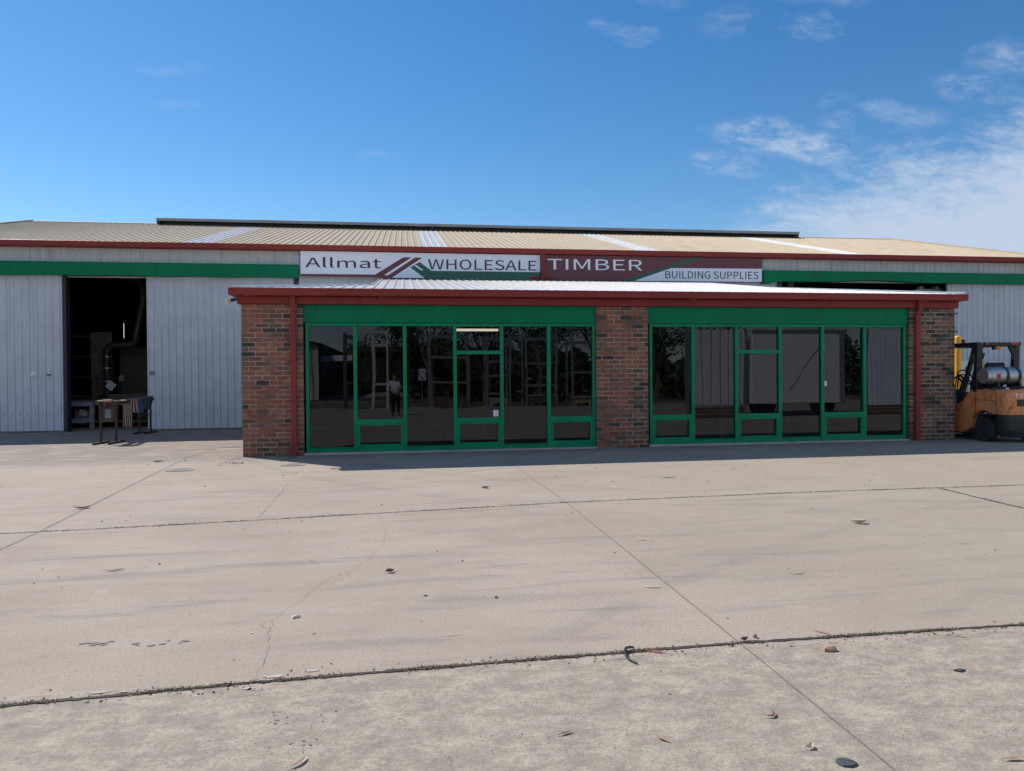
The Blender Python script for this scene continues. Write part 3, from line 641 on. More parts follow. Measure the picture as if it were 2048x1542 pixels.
wl.box(WX0,WX1,24.2,24.3,-.1,3.45); wl.box(WX0,-13.42+.0,24.2,24.3,3.45,5.1); wl.box(-13.32,WX1,24.2,24.3,3.45,5.1); wl.box(-13.42,-13.32,24.2,24.3,4.15,5.1); wl.box(-13.345,-13.32,24.2,24.3,3.45,4.15); wl.build('back_wall', M['inside'], shed)
for x0,x1,zt in ((-9.06,-9.0,4.3),(-6.95,-6.89,4.3),(11.45,11.6,4.4),(-3.02,-2.94,4.3)):
    wl = MB(); wl.box(x0,x1,WY-.05,WY+.2,-.05,zt); wl.build('door_jamb', M['dark'], shed)
def leaf(x0, x1, z0, z1):
    mb = MB(); clad(mb, x0, x1, z0, z1, 7.62, ph=x0); mb.box(x0,x0+.03,7.60,7.66,z0,z1); mb.box(x1-.03,x1,7.60,7.66,z0,z1); mb.box(x0,x1,7.63,7.66,z0,z0+.05)
    mb.mi = 1; sm = mb; x = x0+.158
    while x < x1-.05:
        for z in (.5,1.46,2.87): sm.box(x-.19*.35,x-.19*.35+.014,7.605,7.621,z+ru(-.01,.01),z+.016)
        x += .19
    return mb.build('sliding_door', [M['doorclad'], M['ventdark']], shed, fix=False)
leaf(-13.3,-9.08,.06,4.26); leaf(-6.93,-3.05,.06,4.26); leaf(17.22,20.8,.08,4.33)
for (x0,x1,z0,z1,zm) in ((-13.5,-2.9,4.225,4.58,0),(10.9,20.9,4.28,4.61,.0)):
    tc = MB(); n = 40; ring = []
    for i in range(n+1):
        x = x0+(x1-x0)*i/n; d = .022*math.exp(-((x-14.6)/1.1)**2)*3 if x0 > 0 else .008*math.sin(i*.9)
        lo = z0-(.06 if (x0 > 0 and i < 2) else 0)+d
        ring.append([tc.vert(p) for p in ((x,7.44,lo),(x,7.43,z1-.03),(x,7.46,z1+.004),(x,7.66,z1+.006),(x,7.66,lo),)])
    for A, B_ in zip(ring, ring[1:]):
        for k in range(5): tc.face((A[k],A[(k+1)%5],B_[(k+1)%5],B_[k]))
    tc.face(ring[0]); tc.face(ring[-1][::-1])
    tc.build('door_track_cover', M['green'], shed)
# roof
sm_ = .2587; YE, YR = 7.46, 16.0
def zr(y): return 5.12+sm_*(y-YE)
SKY = [(-6.02,-5.26),(.54,1.30),(6.95,7.71),(13.62,14.38)]
def roof_strip(mb, x0, x1):
    prev = None
    for x, h in stations(x0, x1, ph=.54):
        A = mb.vert((x,YE,zr(YE)+h)); B_ = mb.vert((x,YR,zr(YR)+h)); C_ = mb.vert((x,2*YR-YE,zr(YE)+h))
        if prev: mb.face((prev[0],A,B_,prev[1])); mb.face((prev[1],B_,C_,prev[2]))
        prev = (A,B_,C_)
rm = MB(); e = -13.62
for a, b_ in SKY+[(21.0,21.0)]: roof_strip(rm, e, a); e = b_
rm.build('roof', M['roof'], shed, fix=False)
for a, b_ in SKY:
    k = MB(); roof_strip(k, a, b_); k.build('skylight_sheet', M['skylight'], shed, fix=False)
vg = MB()
for x in (-13.62,21.0): vg.beam((x,YE,zr(YE)+.02),(x,YR,zr(YR)+.02),.05,.1); vg.beam((x,2*YR-YE,zr(YE)+.02),(x,YR,zr(YR)+.02),.05,.1)
vg.prism([(YR-.22,zr(YR)-.03),(YR,zr(YR)+.032),(YR+.22,zr(YR)-.03)], -13.6, 21.0, 'x'); vg.build('barge_capping', M['roof'], shed)
ga = MB(); ga.prism([(7.56,4.99),(7.42,4.99),(7.405,5.005),(7.405,5.13),(7.42,5.142),(7.435,5.13),(7.435,5.01),(7.56,5.01)], -13.62, 21.0, 'x')
ga.box(-13.6,20.98,7.56,7.66,4.985,5.0); ga.build('gutter', M['red'], shed)
rv = MB(); rv.box(-8.98,16.45,15.62,16.38,7.15,7.33); rv.build('ridge_vent', M['ventdark'], shed)
rc = MB()
for i in range(5):
    a = -9.05+i*(25.57/5); rc.prism([(15.28,7.32),(15.28,7.42),(15.33,7.44),(16.67,7.44),(16.72,7.42),(16.72,7.32),(16.68,7.32),(16.68,7.40),(15.32,7.40),(15.32,7.32)], a, a+25.57/5-.012, 'x')
rc.box(-9.05,-9.03,15.33,16.67,7.2,7.43); rc.box(16.49,16.51,15.33,16.67,7.2,7.43)
rc.build('ridge_vent_cap', M['ventgrey'], shed)
# dim interior steelwork
for x in (-12,-6,0,6,12,18):
    st_ = MB(); st_.box(x-.1,x+.1,7.85,8.05,0,5.0); st_.box(x-.1,x+.1,23.9,24.1,0,5.0)
    st_.beam((x,7.95,4.9),(x,16,7.0),.15,.25); st_.beam((x,24,4.9),(x,16,7.0),.15,.25)
    st_.build('portal_frame', M['beam'], shed)
# trim between and under the signs
tr_ = MB(); tr_.box(3.982,4.088,7.40,7.6,4.23,4.99); tr_.prism([(3.64,4.285),(3.98,4.30),(3.98,4.345),(3.72,4.335)],7.46,7.50,'y'); tr_.prism([(4.09,4.30),(4.38,4.275),(4.30,4.33),(4.09,4.345)],7.46,7.50,'y')
for k in range(8): tr_.box(3.66+k*.09,3.70+k*.09,7.455,7.505,4.262,4.29)
tr_.build('sign_trim', M['red'], shed)

# ------------------------------------------------------------------ signs
def glyph_mesh(word, q, y, depth=.006):
    """outlines of a word fitted into the quad q = (top-left, top-right, bottom-right, bottom-left) of (x, z)"""
    cu = bpy.data.curves.new('w', 'CURVE'); cu.dimensions = '2D'; cu.fill_mode = 'BOTH'; cu.extrude = depth/2
    for c in GLYPHS[word].split('/'):
        pts = [tuple(int(v) for v in p.split(',')) for p in c.split(' ')]
        s = cu.splines.new('POLY'); s.points.add(len(pts)-1)
        for i, (a, b) in enumerate(pts):
            u, v = a/2000, b/400
            bx = q[3][0]+(q[2][0]-q[3][0])*u; bz = q[3][1]+(q[2][1]-q[3][1])*u
            tx = q[0][0]+(q[1][0]-q[0][0])*u; tz = q[0][1]+(q[1][1]-q[0][1])*u
            s.points[i].co = (bx+(tx-bx)*v, bz+(tz-bz)*v, 0, 1)
        s.use_cyclic_u = True
    o = bpy.data.objects.new('w', cu); COL.objects.link(o)
    me = bpy.data.meshes.new_from_object(o.evaluated_get(bpy.context.evaluated_depsgraph_get()))
    bpy.data.objects.remove(o)
    me.transform(Matrix(((1,0,0,0),(0,0,-1,y),(0,1,0,0),(0,0,0,1))))
    return me
def lettering(word, q, y, mat, parent, depth=.006):
    me = glyph_mesh(word, q, y, depth); off = parent.location.copy()
    me.transform(Matrix.Translation(-off)); me.materials.clear(); me.materials.append(mat); me.name = 'lettering'
    o = bpy.data.objects.new('lettering', me); COL.objects.link(o); o.parent = parent; return o
def plate(pts, y0, y1, name, mat, parent):
    mb = MB(); mb.prism(pts, y0, y1, 'y'); return mb.build(name, mat, parent)
SY = 7.50
sg = thing('shop_sign', 'white sign reading Allmat WHOLESALE with a red and green roof emblem', 'sign', (.565, SY, 4.255))
plate([(-2.832,4.975),(3.968,4.966),(3.965,4.258),(-2.836,4.256)], SY, SY+.06, 'sign_panel', M['signwhite'], sg)
plate([(-2.8325,4.336),(-.783,4.340),(.009,4.842),(.549,4.838),(-.318,4.258),(-2.8325,4.258)], SY-.003, SY+.001, 'emblem', M['maroon'], sg)
plate([(-.542,4.325),(-.425,4.321),(.332,4.836),(.239,4.838)], SY-.006, SY-.002, 'emblem', M['signwhite'], sg)
plate([(.204,4.556),(.465,4.715),(.806,4.466),(3.966,4.470),(3.964,4.260),(.605,4.258)], SY-.0035, SY+.001, 'emblem', M['signgreen'], sg)
plate([(.32,4.604),(.36,4.630),(.579,4.481),(.505,4.475)], SY-.0065, SY-.003, 'emblem', M['signwhite'], sg)
lettering('Allmat', [(-2.704,4.81),(-.616,4.812),(-.618,4.515),(-2.704,4.519)], SY-.005, M['signpurple'], sg)
lettering('WHOLESALE', [(.708,4.802),(3.862,4.803),(3.859,4.510),(.708,4.508)], SY-.005, M['signpurple'], sg)
s2 = thing('shop_sign', 'maroon sign reading TIMBER and BUILDING SUPPLIES with a green slash', 'sign', (7.47, SY, 4.255))
plate([(4.093,4.973),(10.86,4.982),(10.857,4.262),(4.093,4.245)], SY, SY+.06, 'sign_panel', M['maroon'], s2)
plate([(8.69,4.968),(8.981,4.968),(6.82,4.250),(6.437,4.249)], SY-.003, SY+.001, 'emblem', M['signgreen'], s2)
plate([(6.82,4.250),(7.976,4.643),(10.8595,4.66),(10.8565,4.263)], SY-.0035, SY+.001, 'emblem', M['signwhite'], s2)
lettering('TIMBER', [(4.183,4.862),(7.063,4.870),(7.061,4.556),(4.183,4.552)], SY-.004, M['text_white'], s2)
lettering('BUILDING SUPPLIES', [(7.777,4.556),(10.746,4.569),(10.745,4.341),(7.777,4.332)], SY-.006, M['signnavy'], s2)
# ------------------------------------------------------------------ small fixtures
fl = thing('floodlight', 'black spotlight with a white flared rim under the left end of the red gutter', 'floodlight', (-2.96,-.02,2.80))
b1 = MB(); b1.tube([(-2.945,-.02,2.83),(-2.99,-.03,2.825)], .022, 10); b1.tube([(-2.985,-.03,2.825),(-3.06,-.06,2.80)], [.03,.034], 14); b1.build('lamp_body', M['black'], fl, smooth=True)
b1 = MB(); d = Vector((-.085,-.045,-.03)).normalized(); Mx = d.to_track_quat('Z','Y').to_matrix().to_4x4(); Mx.translation = Vector((-3.05,-.057,2.802))
b1.lathe([(.034,0),(.045,.03),(.068,.062),(.070,.066),(.064,.064),(.04,.03),(.01,.02)], Mx, 20); b1.build('lamp_rim', M['bone'], fl, smooth=True)

def wall_sign(name, label, x, z, w_, h_, mat, extra=None, y=7.585, cat='notice', group=None):
    t = thing(name, label, cat, (x, y, z-h_/2), group)
    mb = MB(); mb.box(x-w_/2, x+w_/2, y-.004, y, z-h_/2, z+h_/2, .002); mb.build('notice_panel', mat, t)
    if extra:
        mb = MB()
        for (a,b_,c,d_) in extra[0]: mb.box(x+a*w_, x+b_*w_, y-.0065, y-.004, z+c*h_, z+d_*h_)
        mb.build('print', extra[1], t)
wall_sign('door_notice', 'small plain white notice on the left sliding door', -9.80, 1.60, .15, .115, M['paper'])
wall_sign('door_notice', 'small white and black notice on the left sliding door nearest the opening', -9.42, 1.60, .12, .125, M['paper'], ([(-.42,.42,-.45,-.12),(-.45,-.25,.2,.42),(.25,.45,.2,.42)], M['black']))
wall_sign('door_notice', 'small dark notice at the edge of the sliding door right of the opening', -6.81, 1.60, .12, .10, M['black'], ([(-.35,.35,.12,.3),(-.3,.3,-.15,-.05)], M['paper']))
wall_sign('wall_notice', 'large white notice with a black figure on the shed wall beside the forklift', 17.86, 1.50, .42, .62, M['paper'], ([(-.1,.08,-.1,.12),(0,.2,-.28,-.05),(-.05,.05,.1,.24)], M['black']), y=7.58)
wall_sign('wall_notice', 'buff coloured notice on the shed wall seen through the forklift guard', 18.40, 1.69, .27, .17, paint('buff_paper',(.55,.37,.16),.8,.1), y=7.58)
wall_sign('wall_notice', 'white notice board on the shed wall above the gas bottle', 18.87, 1.62, .42, .34, M['paper'], ([(-.4,.4,.18,.22),(-.4,.4,.02,.06),(-.4,.2,-.12,-.08)], M['galv']), y=7.58)

yp = thing('yellow_post', 'bright yellow steel post with a domed cap between brick pier and forklift', 'post', (14.62,4.0,g(14.62,4)))
b1 = MB(); z0 = g(14.62,4); b1.tube([(14.62,4,z0),(14.62,4,2.36)], .085, 16); b1.build('post_tube', M['yellow'], yp, smooth=True)
b1 = MB(); b1.blob((14.62,4,2.36), (.086,.086,.06), 16, 8); b1.build('cap', M['yellow'], yp, smooth=True)
b1 = MB(); b1.tube([(14.70,4,2.26),(14.80,4,2.26)], .06, 12); b1.build('knob', M['rust'], yp, smooth=True)

# ------------------------------------------------------------------ covers in the concrete
def cover(name, label, c, rx, ry, round_):
    mb = MB(); n = 28 if round_ else 4; P_, Q_ = [], []
    for k in range(n):
        t = 2*math.pi*(k+(0 if round_ else .5))/n; f_ = 1 if round_ else 1.414
        P_.append((c[0]+rx*f_*math.cos(t), c[1]+ry*f_*math.sin(t))); Q_.append((c[0]+rx*.88*f_*math.cos(t), c[1]+ry*.88*f_*math.sin(t)))
    z = g(*c)
    a = [mb.vert((x,y,z+.004)) for x,y in P_]; b_ = [mb.vert((x,y,z+.007)) for x,y in P_]; d_ = [mb.vert((x,y,z+.007)) for x,y in Q_]; e = [mb.vert((x,y,z+.005)) for x,y in Q_]
    for A, B_ in ((a,b_),(b_,d_),(d_,e)):
        for k in range(n): mb.face((A[k],A[(k+1)%n],B_[(k+1)%n],B_[k]))
    mb.face(e)
    for k in range(5): mb.box(c[0]-rx*.6, c[0]+rx*.6, c[1]-ry*.6+k*ry*.3-.008, c[1]-ry*.6+k*ry*.3+.008, z+.003, z+.0065)
    o = mb.build(name, M['cover']); fix_origin(o); return tag(o, label, 'drain cover')
cover('drain_cover', 'round grey inspection cover in the sunlit concrete left of the brick office', (-3.46,-1.72), .22, .20, True)
cover('drain_cover', 'square pit cover at the edge of the shade under the left downpipe', (-1.80,-1.42), .18, .16, False)
cover('drain_cover', 'square pit cover beside the far end of the left brick wall', (-3.42,2.26), .27, .27, False)

# ------------------------------------------------------------------ trestle rack and rags
tr = thing('trestle_rack', 'rusty steel trestle rack on splayed feet standing in front of the open shed door', 'rack', (-6.5,5.0,g(-6.5,5)))
A_ = [(-6.60,3.55),(-6.31,3.62)]; B2 = [(-6.80,6.53),(-6.54,6.58)]
for pair in (A_, B2):
    for (x,y) in pair:
        z = g(x,y); lg = MB(); lg.box(x-.022,x+.022,y-.022,y+.022,z+.03,.87,.004); lg.beam((x-.05,y-.30,z+.02),(x+.05,y+.30,z+.02),.05,.05,.005); lg.build('leg', M['rust'], tr)
    (x0,y0),(x1,y1) = pair
    cb = MB(); cb.beam((x0,y0,.50),(x1,y1,.50),.03,.03); cb.build('cross_bar', M['rust'], tr)
    cb = MB(); cb.beam((x0-.04,y0,.81),(x1+.04,y1,.81),.035,.07); cb.build('cross_bar', M['rust'], tr); cb = MB(); cb.beam((x0-.06,y0-.02,.875),(x1+.06,y1-.02,.875),.05,.06,.004); cb.build('cross_bar', M['rust'], tr)
for (p,q) in zip(A_, B2):
    rl = MB(); dx, dy = q[0]-p[0], q[1]-p[1]; L_ = math.hypot(dx,dy); dx, dy = dx/L_, dy/L_
    rl.beam((p[0]-dx*.1,p[1]-dy*.1,.90),(q[0]+dx*.3,q[1]+dy*.3,.90),.05,.075,.004); rl.build('rail', M['rust'], tr)
rl = MB(); rl.beam((-6.50,3.5,.885),(-6.72,6.9,.93),.04,.10,.004); rl.beam((-6.40,3.6,.92),(-6.60,6.95,.96),.035,.05,.004); rl.build('tray', M['timberdark'], tr)
tp = MB(); tp.box(-6.62,-6.33,3.40,3.56,.94,.965,.004); tp.box(-6.52,-6.34,3.42,3.55,.966,.985,.004)
fix_origin(tag(tp.build('timber_offcut', M['timber']), 'pale timber offcut lying on the near end of the rusty trestle rack', 'offcut'))
def rag(name, label, x, y0, y1, ztop, zlow, mat, cat, taper=.75, dx=.0):
    mb = MB(); nu, nv = 14, 12; grid = []
    ph = ru(0,6)
    for j in range(nv+1):
        v = j/nv; row = []
        for i in range(nu+1):
            u = i/nu; wv = 1-(1-taper)*math.sin(v*1.5)
            y = (y0+y1)/2+(u-.5)*(y1-y0)*wv + .03*v
            xx = x+dx*v+.026*math.sin(u*11+ph+v*1.3)*(.25+.75*v)
            z = ztop-(ztop-zlow)*v*(1+.05*math.sin(u*7+ph))
            row.append(mb.vert((xx,y,z)))
        grid.append(row)
    for a, b_ in zip(grid, grid[1:]):
        for i in range(nu): mb.face((a[i],a[i+1],b_[i+1],b_[i]))
    # fold over the rail
    top = [mb.vert((x-.06, mb.v[k][1], ztop+.01)) for k in grid[0]]; back = [mb.vert((x-.07, mb.v[k][1], ztop-.10)) for k in grid[0]]
    for i in range(nu): mb.face((grid[0][i],top[i],top[i+1],grid[0][i+1])); mb.face((top[i],back[i],back[i+1],top[i+1]))
    o = mb.build(name, mat, smooth=True); s = o.modifiers.new('thick','SOLIDIFY'); s.thickness = .006
    fix_origin(o); return tag(o, label, cat)
rag('striped_towel', 'long brown and cream striped towel hanging from the trestle rack', -6.36, 4.15, 4.75, .94, .30, M['towel'], 'towel', .8)
rag('striped_towel', 'short bunched striped towel hanging beside the long striped towel', -6.38, 4.85, 5.25, .935, .62, M['towel'], 'towel', .8)
rag('blue_rag', 'blue rag hanging from the trestle rack beside the striped towels', -6.41, 5.35, 5.62, .935, .61, M['blue'], 'rag', .75)
rag('green_rag', 'dull green rag hanging at the far end of the trestle rack', -6.45, 5.8, 6.25, .93, .66, M['teal'], 'rag', .9)

# ------------------------------------------------------------------ inside the open shed door
wb = thing('workbench', 'weathered grey timber workbench just inside the open shed door', 'workbench', (-8.9,9.6,g(-8.9,9.3)))
zb = g(-9.3,9.2)
b1 = MB(); b1.box(-9.72,-7.2,9.15,10.2,.80,.84,.004); b1.build('bench_top', M['timberdark'], wb)
b1 = MB(); b1.box(-9.70,-8.95,9.18,9.22,.655,.795,.004); b1.box(-9.70,-8.95,9.18,9.22,.17,.30,.004); b1.box(-8.94,-7.25,9.2,9.24,.70,.79,.004); b1.build('apron', M['grey'], wb)
for x in (-9.70,-9.06,-7.35):
    b1 = MB(); b1.box(x,x+.11,9.222,9.32,zb,.795,.006); b1.build('leg', M['grey'], wb)
b1 = MB(); b1.box(-9.68,-7.3,9.25,10.1,.18,.21); b1.build('shelf', M['timberdark'], wb)
def carton(label, x0, x1, y0, y1, z0, z1, sheet_=None):
    t = thing('cardboard_box', label, 'box', ((x0+x1)/2,(y0+y1)/2,z0))
    mb = MB(); mb.box(x0,x1,y0,y1,z0,z1,.006); mb.box((x0+x1)/2-.03,(x0+x1)/2+.03,y0-.002,y0-.0005,z0+.02,z1-.02); mb.build('carton', M['cardboard'], t)
    if sheet_:
        mb = MB(); x,z,w_,h_,r_ = sheet_; mb.obox((x,y0-.012,z),(w_,.006,h_),(0,r_,0)); mb.build('paper_sheet', M['paper'], t)
carton('cardboard box with a loose white sheet on the workbench shelf', -9.56, -9.10, 9.45, 9.85, .21, .56, (-9.32,.45,.22,.15,.4))
carton('cardboard box with a white label on the shelf right of the bench legs', -8.88, -8.45, 9.4, 9.8, .21, .60, (-8.62,.42,.17,.26,0))
bd = MB(); bd.obox((-9.32,10.85,1.75),(.62,.03,2.3),(.02,0,0)); o = bd.build('plywood_sheet', paint('brown_board',(.20,.145,.12),.8,.12)); fix_origin(o); tag(o, 'tall brown plywood sheet leaning upright behind the workbench', 'board')
bd = MB(); bd.box(-8.95,-6.2,11.3,11.36,.05,2.45); o = bd.build('partition_screen', paint('dim_screen',(.10,.09,.08),.85,.15)); fix_origin(o); tag(o, 'dark panel screen standing behind the extraction duct', 'screen')
du = thing('extraction_duct', 'grey metal extraction duct bending across the inside of the shed doorway', 'duct', (-9.0,10.5,.5))
b1 = MB(); b1.tube([(-9.02,10.5,.95),(-9.05,10.5,2.15),(-9.03,10.5,2.32),(-8.95,10.5,2.45),(-8.80,10.5,2.49),(-8.35,10.5,2.49),(-8.22,10.5,2.58),(-7.95,10.5,3.9),(-7.97,10.5,4.3),(-8.15,10.5,4.52),(-8.5,10.5,4.6)], .115, 14); b1.build('duct_pipe', M['duct'], du, smooth=True)
for z in (1.35,1.75,2.1): b1 = MB(); b1.tube([(-9.035,10.5,z),(-9.036,10.5,z+.05)], .125, 14); b1.build('duct_collar', M['galv'], du, smooth=True)
b1 = MB(); b1.box(-9.25,-8.55,10.3,10.75,.5,.96,.02); b1.build('machine_base', M['dark'], du)
nb = MB(); nb.obox((-8.83,10.2,1.24),(.24,.012,.24),(0,R(38),0)); o = nb.build('notice_card', M['paper']); fix_origin(o); tag(o, 'tilted white notice card on the machine inside the shed doorway', 'notice')
nb = MB(); nb.box(-8.60,-8.45,10.2,10.28,1.38,1.55,.01); o = nb.build('switch_box', M['cardboard']); fix_origin(o); tag(o, 'small tan box right of the tilted notice card', 'box')
sl = MB(); sl.beam((-9.25,10.25,1.47),(-8.62,10.25,1.47),.03,.03); sl.beam((-9.25,10.25,1.3),(-9.25,10.25,1.6),.03,.03,up=(1,0,0)); sl.beam((-8.62,10.25,.95),(-8.62,10.25,1.5),.03,.03,up=(1,0,0)); o = sl.build('machine_rail', M['dark']); fix_origin(o); tag(o, 'thin dark rail frame in front of the duct', 'rail')
sw = MB(); sw.box(-8.7,-6.4,9.6,10.0,.86,.92,.01); sw.obox((-8.2,9.8,.96),(1.2,.12,.05),(0,0,.05)); o = sw.build('timber_length', M['timberdark']); fix_origin(o); tag(o, 'dark timber lengths lying across the workbench', 'timber')
# stack of things behind the office roof in the right-hand door
rk = thing('mast_carriage', 'dark lifting carriage with tan timber glimpsed above the office roof in the right shed door', 'carriage', (16.9,8.1,.05))
b1 = MB()
for x in (16.55,17.1): b1.box(x,x+.12,8.0,8.15,.05,4.25)
b1.box(16.45,17.35,7.98,8.03,4.08,4.16); b1.box(16.45,17.35,7.98,8.03,3.7,3.78); b1.build('mast_frame', M['ventgrey'], rk)
b1 = MB(); b1.box(16.36,16.50,7.95,8.1,3.75,4.13,.01); b1.build('timber_block', M['straw'], rk)
for p_ in ([(16.72,7.95,3.8),(16.78,7.95,4.0),(16.70,7.95,4.12)], [(17.28,7.95,3.7),(17.3,7.95,3.95),(17.22,7.95,4.1)]): b1 = MB(); b1.tube(p_, .03, 8); b1.build('hose', M['galv'], rk, smooth=True)

# ------------------------------------------------------------------ forklift (faces away from the yard, rear to the camera)
fk = thing('forklift', 'orange forklift with scuffed paint and an aluminium gas bottle on its back', 'forklift', (12.0,.2,.045))
gz = .04
FX0, FX1 = 11.48, 12.53
# counterweight: rounded plan, upper orange, lower dark
def plan(inset, y0, y1, r=.2, n=5):
    pts = [(FX0+inset,y1)]
    for k in range(n+1):
        t = k/n*math.pi/2; pts.append((FX0+inset+r-r*math.cos(t), y0+r-r*math.sin(t)))
    for k in range(n+1):
        t = math.pi/2*(1-k/n); pts.append((FX1-inset-r+r*math.cos(t), y0+r-r*math.sin(t)))
    pts.append((FX1-inset,y1)); return pts
def loft(mb, levels):
    rings = [[mb.vert((x,y,z)) for x,y in pts] for pts,z in levels]; n = len(rings[0])
    for A, B_ in zip(rings, rings[1:]):
        for k in range(n): mb.face((A[k],A[(k+1)%n],B_[(k+1)%n],B_[k]))
    mb.face(rings[0][::-1]); mb.face(rings[-1])
b1 = MB(); loft(b1, [(plan(0,-1.13,-.845),.60),(plan(0,-1.14,-.845),.66),(plan(0,-1.15,-.845),.90),(plan(.012,-1.14,-.845),1.03),(plan(.06,-1.09,-.845),1.085)])
CWB = b1
# scuffed paint: bare primer patches standing a hair proud of the panel
b1 = CWB; b1.mi = 1; random.seed(11)
for k in range(46):
    y = -.95+ru(0,.36); z = .62+abs(random.gauss(0,.09)); s = ru(.006,.028)
    if z > .86 or (z > .70 and random.random() < .4): continue
    pts = [(y+s*ru(.5,1.2)*math.cos(t)*1.3, z+s*ru(.3,.8)*math.sin(t)) for t in [k2*1.047 for k2 in range(6)]]
    b1.poly([(FX0-.0025,p,q) for p,q in pts])
for k in range(30):
    x = 11.7+ru(0,.6); z = .62+abs(random.gauss(0,.05)); s = ru(.006,.026)
    pts = [(x+s*ru(.5,1.2)*math.cos(t)*1.4, z+s*ru(.3,.8)*math.sin(t)) for t in [k2*1.047 for k2 in range(6)]]
    b1.poly([(p,-1.1445,q) for p,q in pts])
cw = b1.build('counterweight', [M['orange'], paint('bare_primer',(.55,.40,.28),.7,.35,30)], fk, smooth=35)
b1 = MB(); b1.box(11.66,12.36,-1.156,-1.10,.765,.895); b1.build('tow_recess', M['black'], cw)
b1 = MB(); loft(b1, [(plan(.10,-1.02,-.86),.15),(plan(.03,-1.12,-.84),.30),(plan(.015,-1.125,-.84),.598)]); b1.build('lower_weight', M['dark'], cw, smooth=35)
tme = glyph_mesh('TOYOTA', [(11.58,1.005),(12.43,1.005),(12.43,.935),(11.58,.935)], -1.152, .006)
tme.transform(Matrix.Translation(-fk.location)); tme.materials.clear(); tme.materials.append(M['text_white']); tme.name = 'lettering'
to = bpy.data.objects.new('lettering', tme); COL.objects.link(to); to.parent = cw

# side frame with wheel arch, left and right
def arch(cy, cz, r, a0, a1, n=12): return [(cy+r*math.cos(R(a0+(a1-a0)*k/n)), cz+r*math.sin(R(a0+(a1-a0)*k/n))) for k in range(n+1)]
for x0, x1 in ((FX0,FX0+.10),(FX1-.10,FX1)):
    b1 = MB()
    pts = [(-.84,1.03),(-.84,.61)]+arch(-.53,gz+.27,.36,128,35)+[(-.17,.30),(.0,.20),(1.0,.20),(1.0,.34),(.45,.36),(.38,.55),(.30,.74),(.02,.84),(-.06,.96),(-.12,1.03)]
    b1.prism(pts, x0, x1, 'x'); sf = b1.build('side_frame', M['orange'], fk)
b1 = MB(); b1.prism([(-.845,1.03),(-.845,1.075),(-.20,1.075),(-.12,1.03)], FX0+.02, FX1-.02, 'x'); b1.build('hood_cover', M['orange'], fk)
b1 = MB(); b1.box(FX0-.003,FX0+.001,-.318,-.31,.56,1.03); b1.box(FX0-.003,FX0+.001,-.84,-.315,.868,.876); b1.box(FX0-.003,FX0+.001,-.845,-.838,.6,1.03); b1.build('panel_seam', M['black'], fk)
b1 = MB(); b1.box(FX0+.05,FX1-.05,-.80,.3,.60,1.02,.03); b1.box(FX0+.12,FX1-.12,-.75,-.05,1.0,1.07,.03); b1.build('engine_hood', M['dark'], fk)
b1 = MB(); b1.box(FX0+.1,FX1-.1,-.4,1.3,.16,.55); b1.box(FX0+.03,FX1-.03,.3,1.25,.36,.42,.01); b1.box(FX0+.06,FX1-.06,1.15,1.3,.42,1.05,.02); b1.build('chassis', M['dark'], fk)
b1 = MB(); b1.obox((12.0,.0,1.18),(.48,.46,.14),(0,0,0),.05); b1.obox((12.0,-.2,1.42),(.46,.12,.42),(.15,0,0),.05); b1.build('seat', M['black'], fk, smooth=30)
# wheels
def wheel(name, xa, xb, y, r, out):
    cx = xa if out < 0 else xb; b1 = MB(); W_ = abs(xb-xa)
    Mx = Matrix(((0,0,out,cx),(0,1,0,y),(1,0,0,gz+r),(0,0,0,1)))
    b1.lathe([(r*.60,-.01),(r*.62,.0),(r*.86,.0),(r*.96,-.018),(r,-.045),(r,-W_+.045),(r*.95,-W_+.01),(r*.6,-W_)], Mx, 32)
    for k in range(26):
        t = 2*math.pi*k/26; n0 = len(b1.v); b1.box(-.006,.006,-.002,.004,-W_+.03,-.03)
        b1.xf(n0, Mx @ Matrix.Rotation(t,4,'Z') @ Matrix.Translation((0,r,0)))
    ty = b1.build(name, M['rubber'], fk, smooth=30)
    b1 = MB(); b1.lathe([(r*.60,-.012),(r*.56,-.004),(r*.52,-.03),(r*.30,-.045),(r*.28,-.01),(r*.12,-.005),(.001,-.004)], Mx, 24)
    for k in range(6):
        n0 = len(b1.v); b1.box(-.01,.01,-.01,.01,-.05,-.028); b1.xf(n0, Mx @ Matrix.Rotation(k*math.pi/3,4,'Z') @ Matrix.Translation((0,r*.42,0)))
    b1.build('rim', M['dark'], ty, smooth=30)
wheel('wheel', 11.46, 11.62, -.545, .232, -1); wheel('wheel', 12.39, 12.55, -.545, .232, 1)
wheel('wheel', 11.50, 11.72, .92, .30, -1); wheel('wheel', 12.29, 12.51, .92, .30, 1)
# overhead guard
def guard_leg(x, s):
    b1 = MB(); b1.beam((x,-.27,1.02),(x,-.30,1.99),.13,.10,.01,up=(0,1,0)); b1.prism([(-.40,1.02),(-.10,1.02),(-.20,1.45),(-.34,1.45)], x-.04, x+.04, 'x')
    b1.prism([(-.355,1.99),(-.355,1.93),(-.34,1.80),(-.25,1.80),(-.12,1.99)], x-.05,x+.05,'x'); b1.build('guard_leg', M['black'], fk)
guard_leg(11.56, -1); guard_leg(12.40, 1)
for x in (11.56,12.40):
    b1 = MB(); b1.beam((x,1.15,.95),(x,.78,1.99),.09,.08,.01,up=(0,1,0)); b1.build('guard_leg', M['black'], fk)
b1 = MB(); b1.box(11.49,11.57,-.36,.95,1.965,2.04,.012); b1.box(12.41,12.49,-.36,.95,1.965,2.04,.012)
b1.box(11.57,12.41,-.36,-.28,1.965,2.035,.01); b1.box(11.57,12.41,.87,.95,1.965,2.035,.01)
for k in range(7): b1.box(11.57,12.41,-.15+k*.14,-.13+k*.14,1.98,2.03)
b1.build('overhead_guard', M['black'], fk)
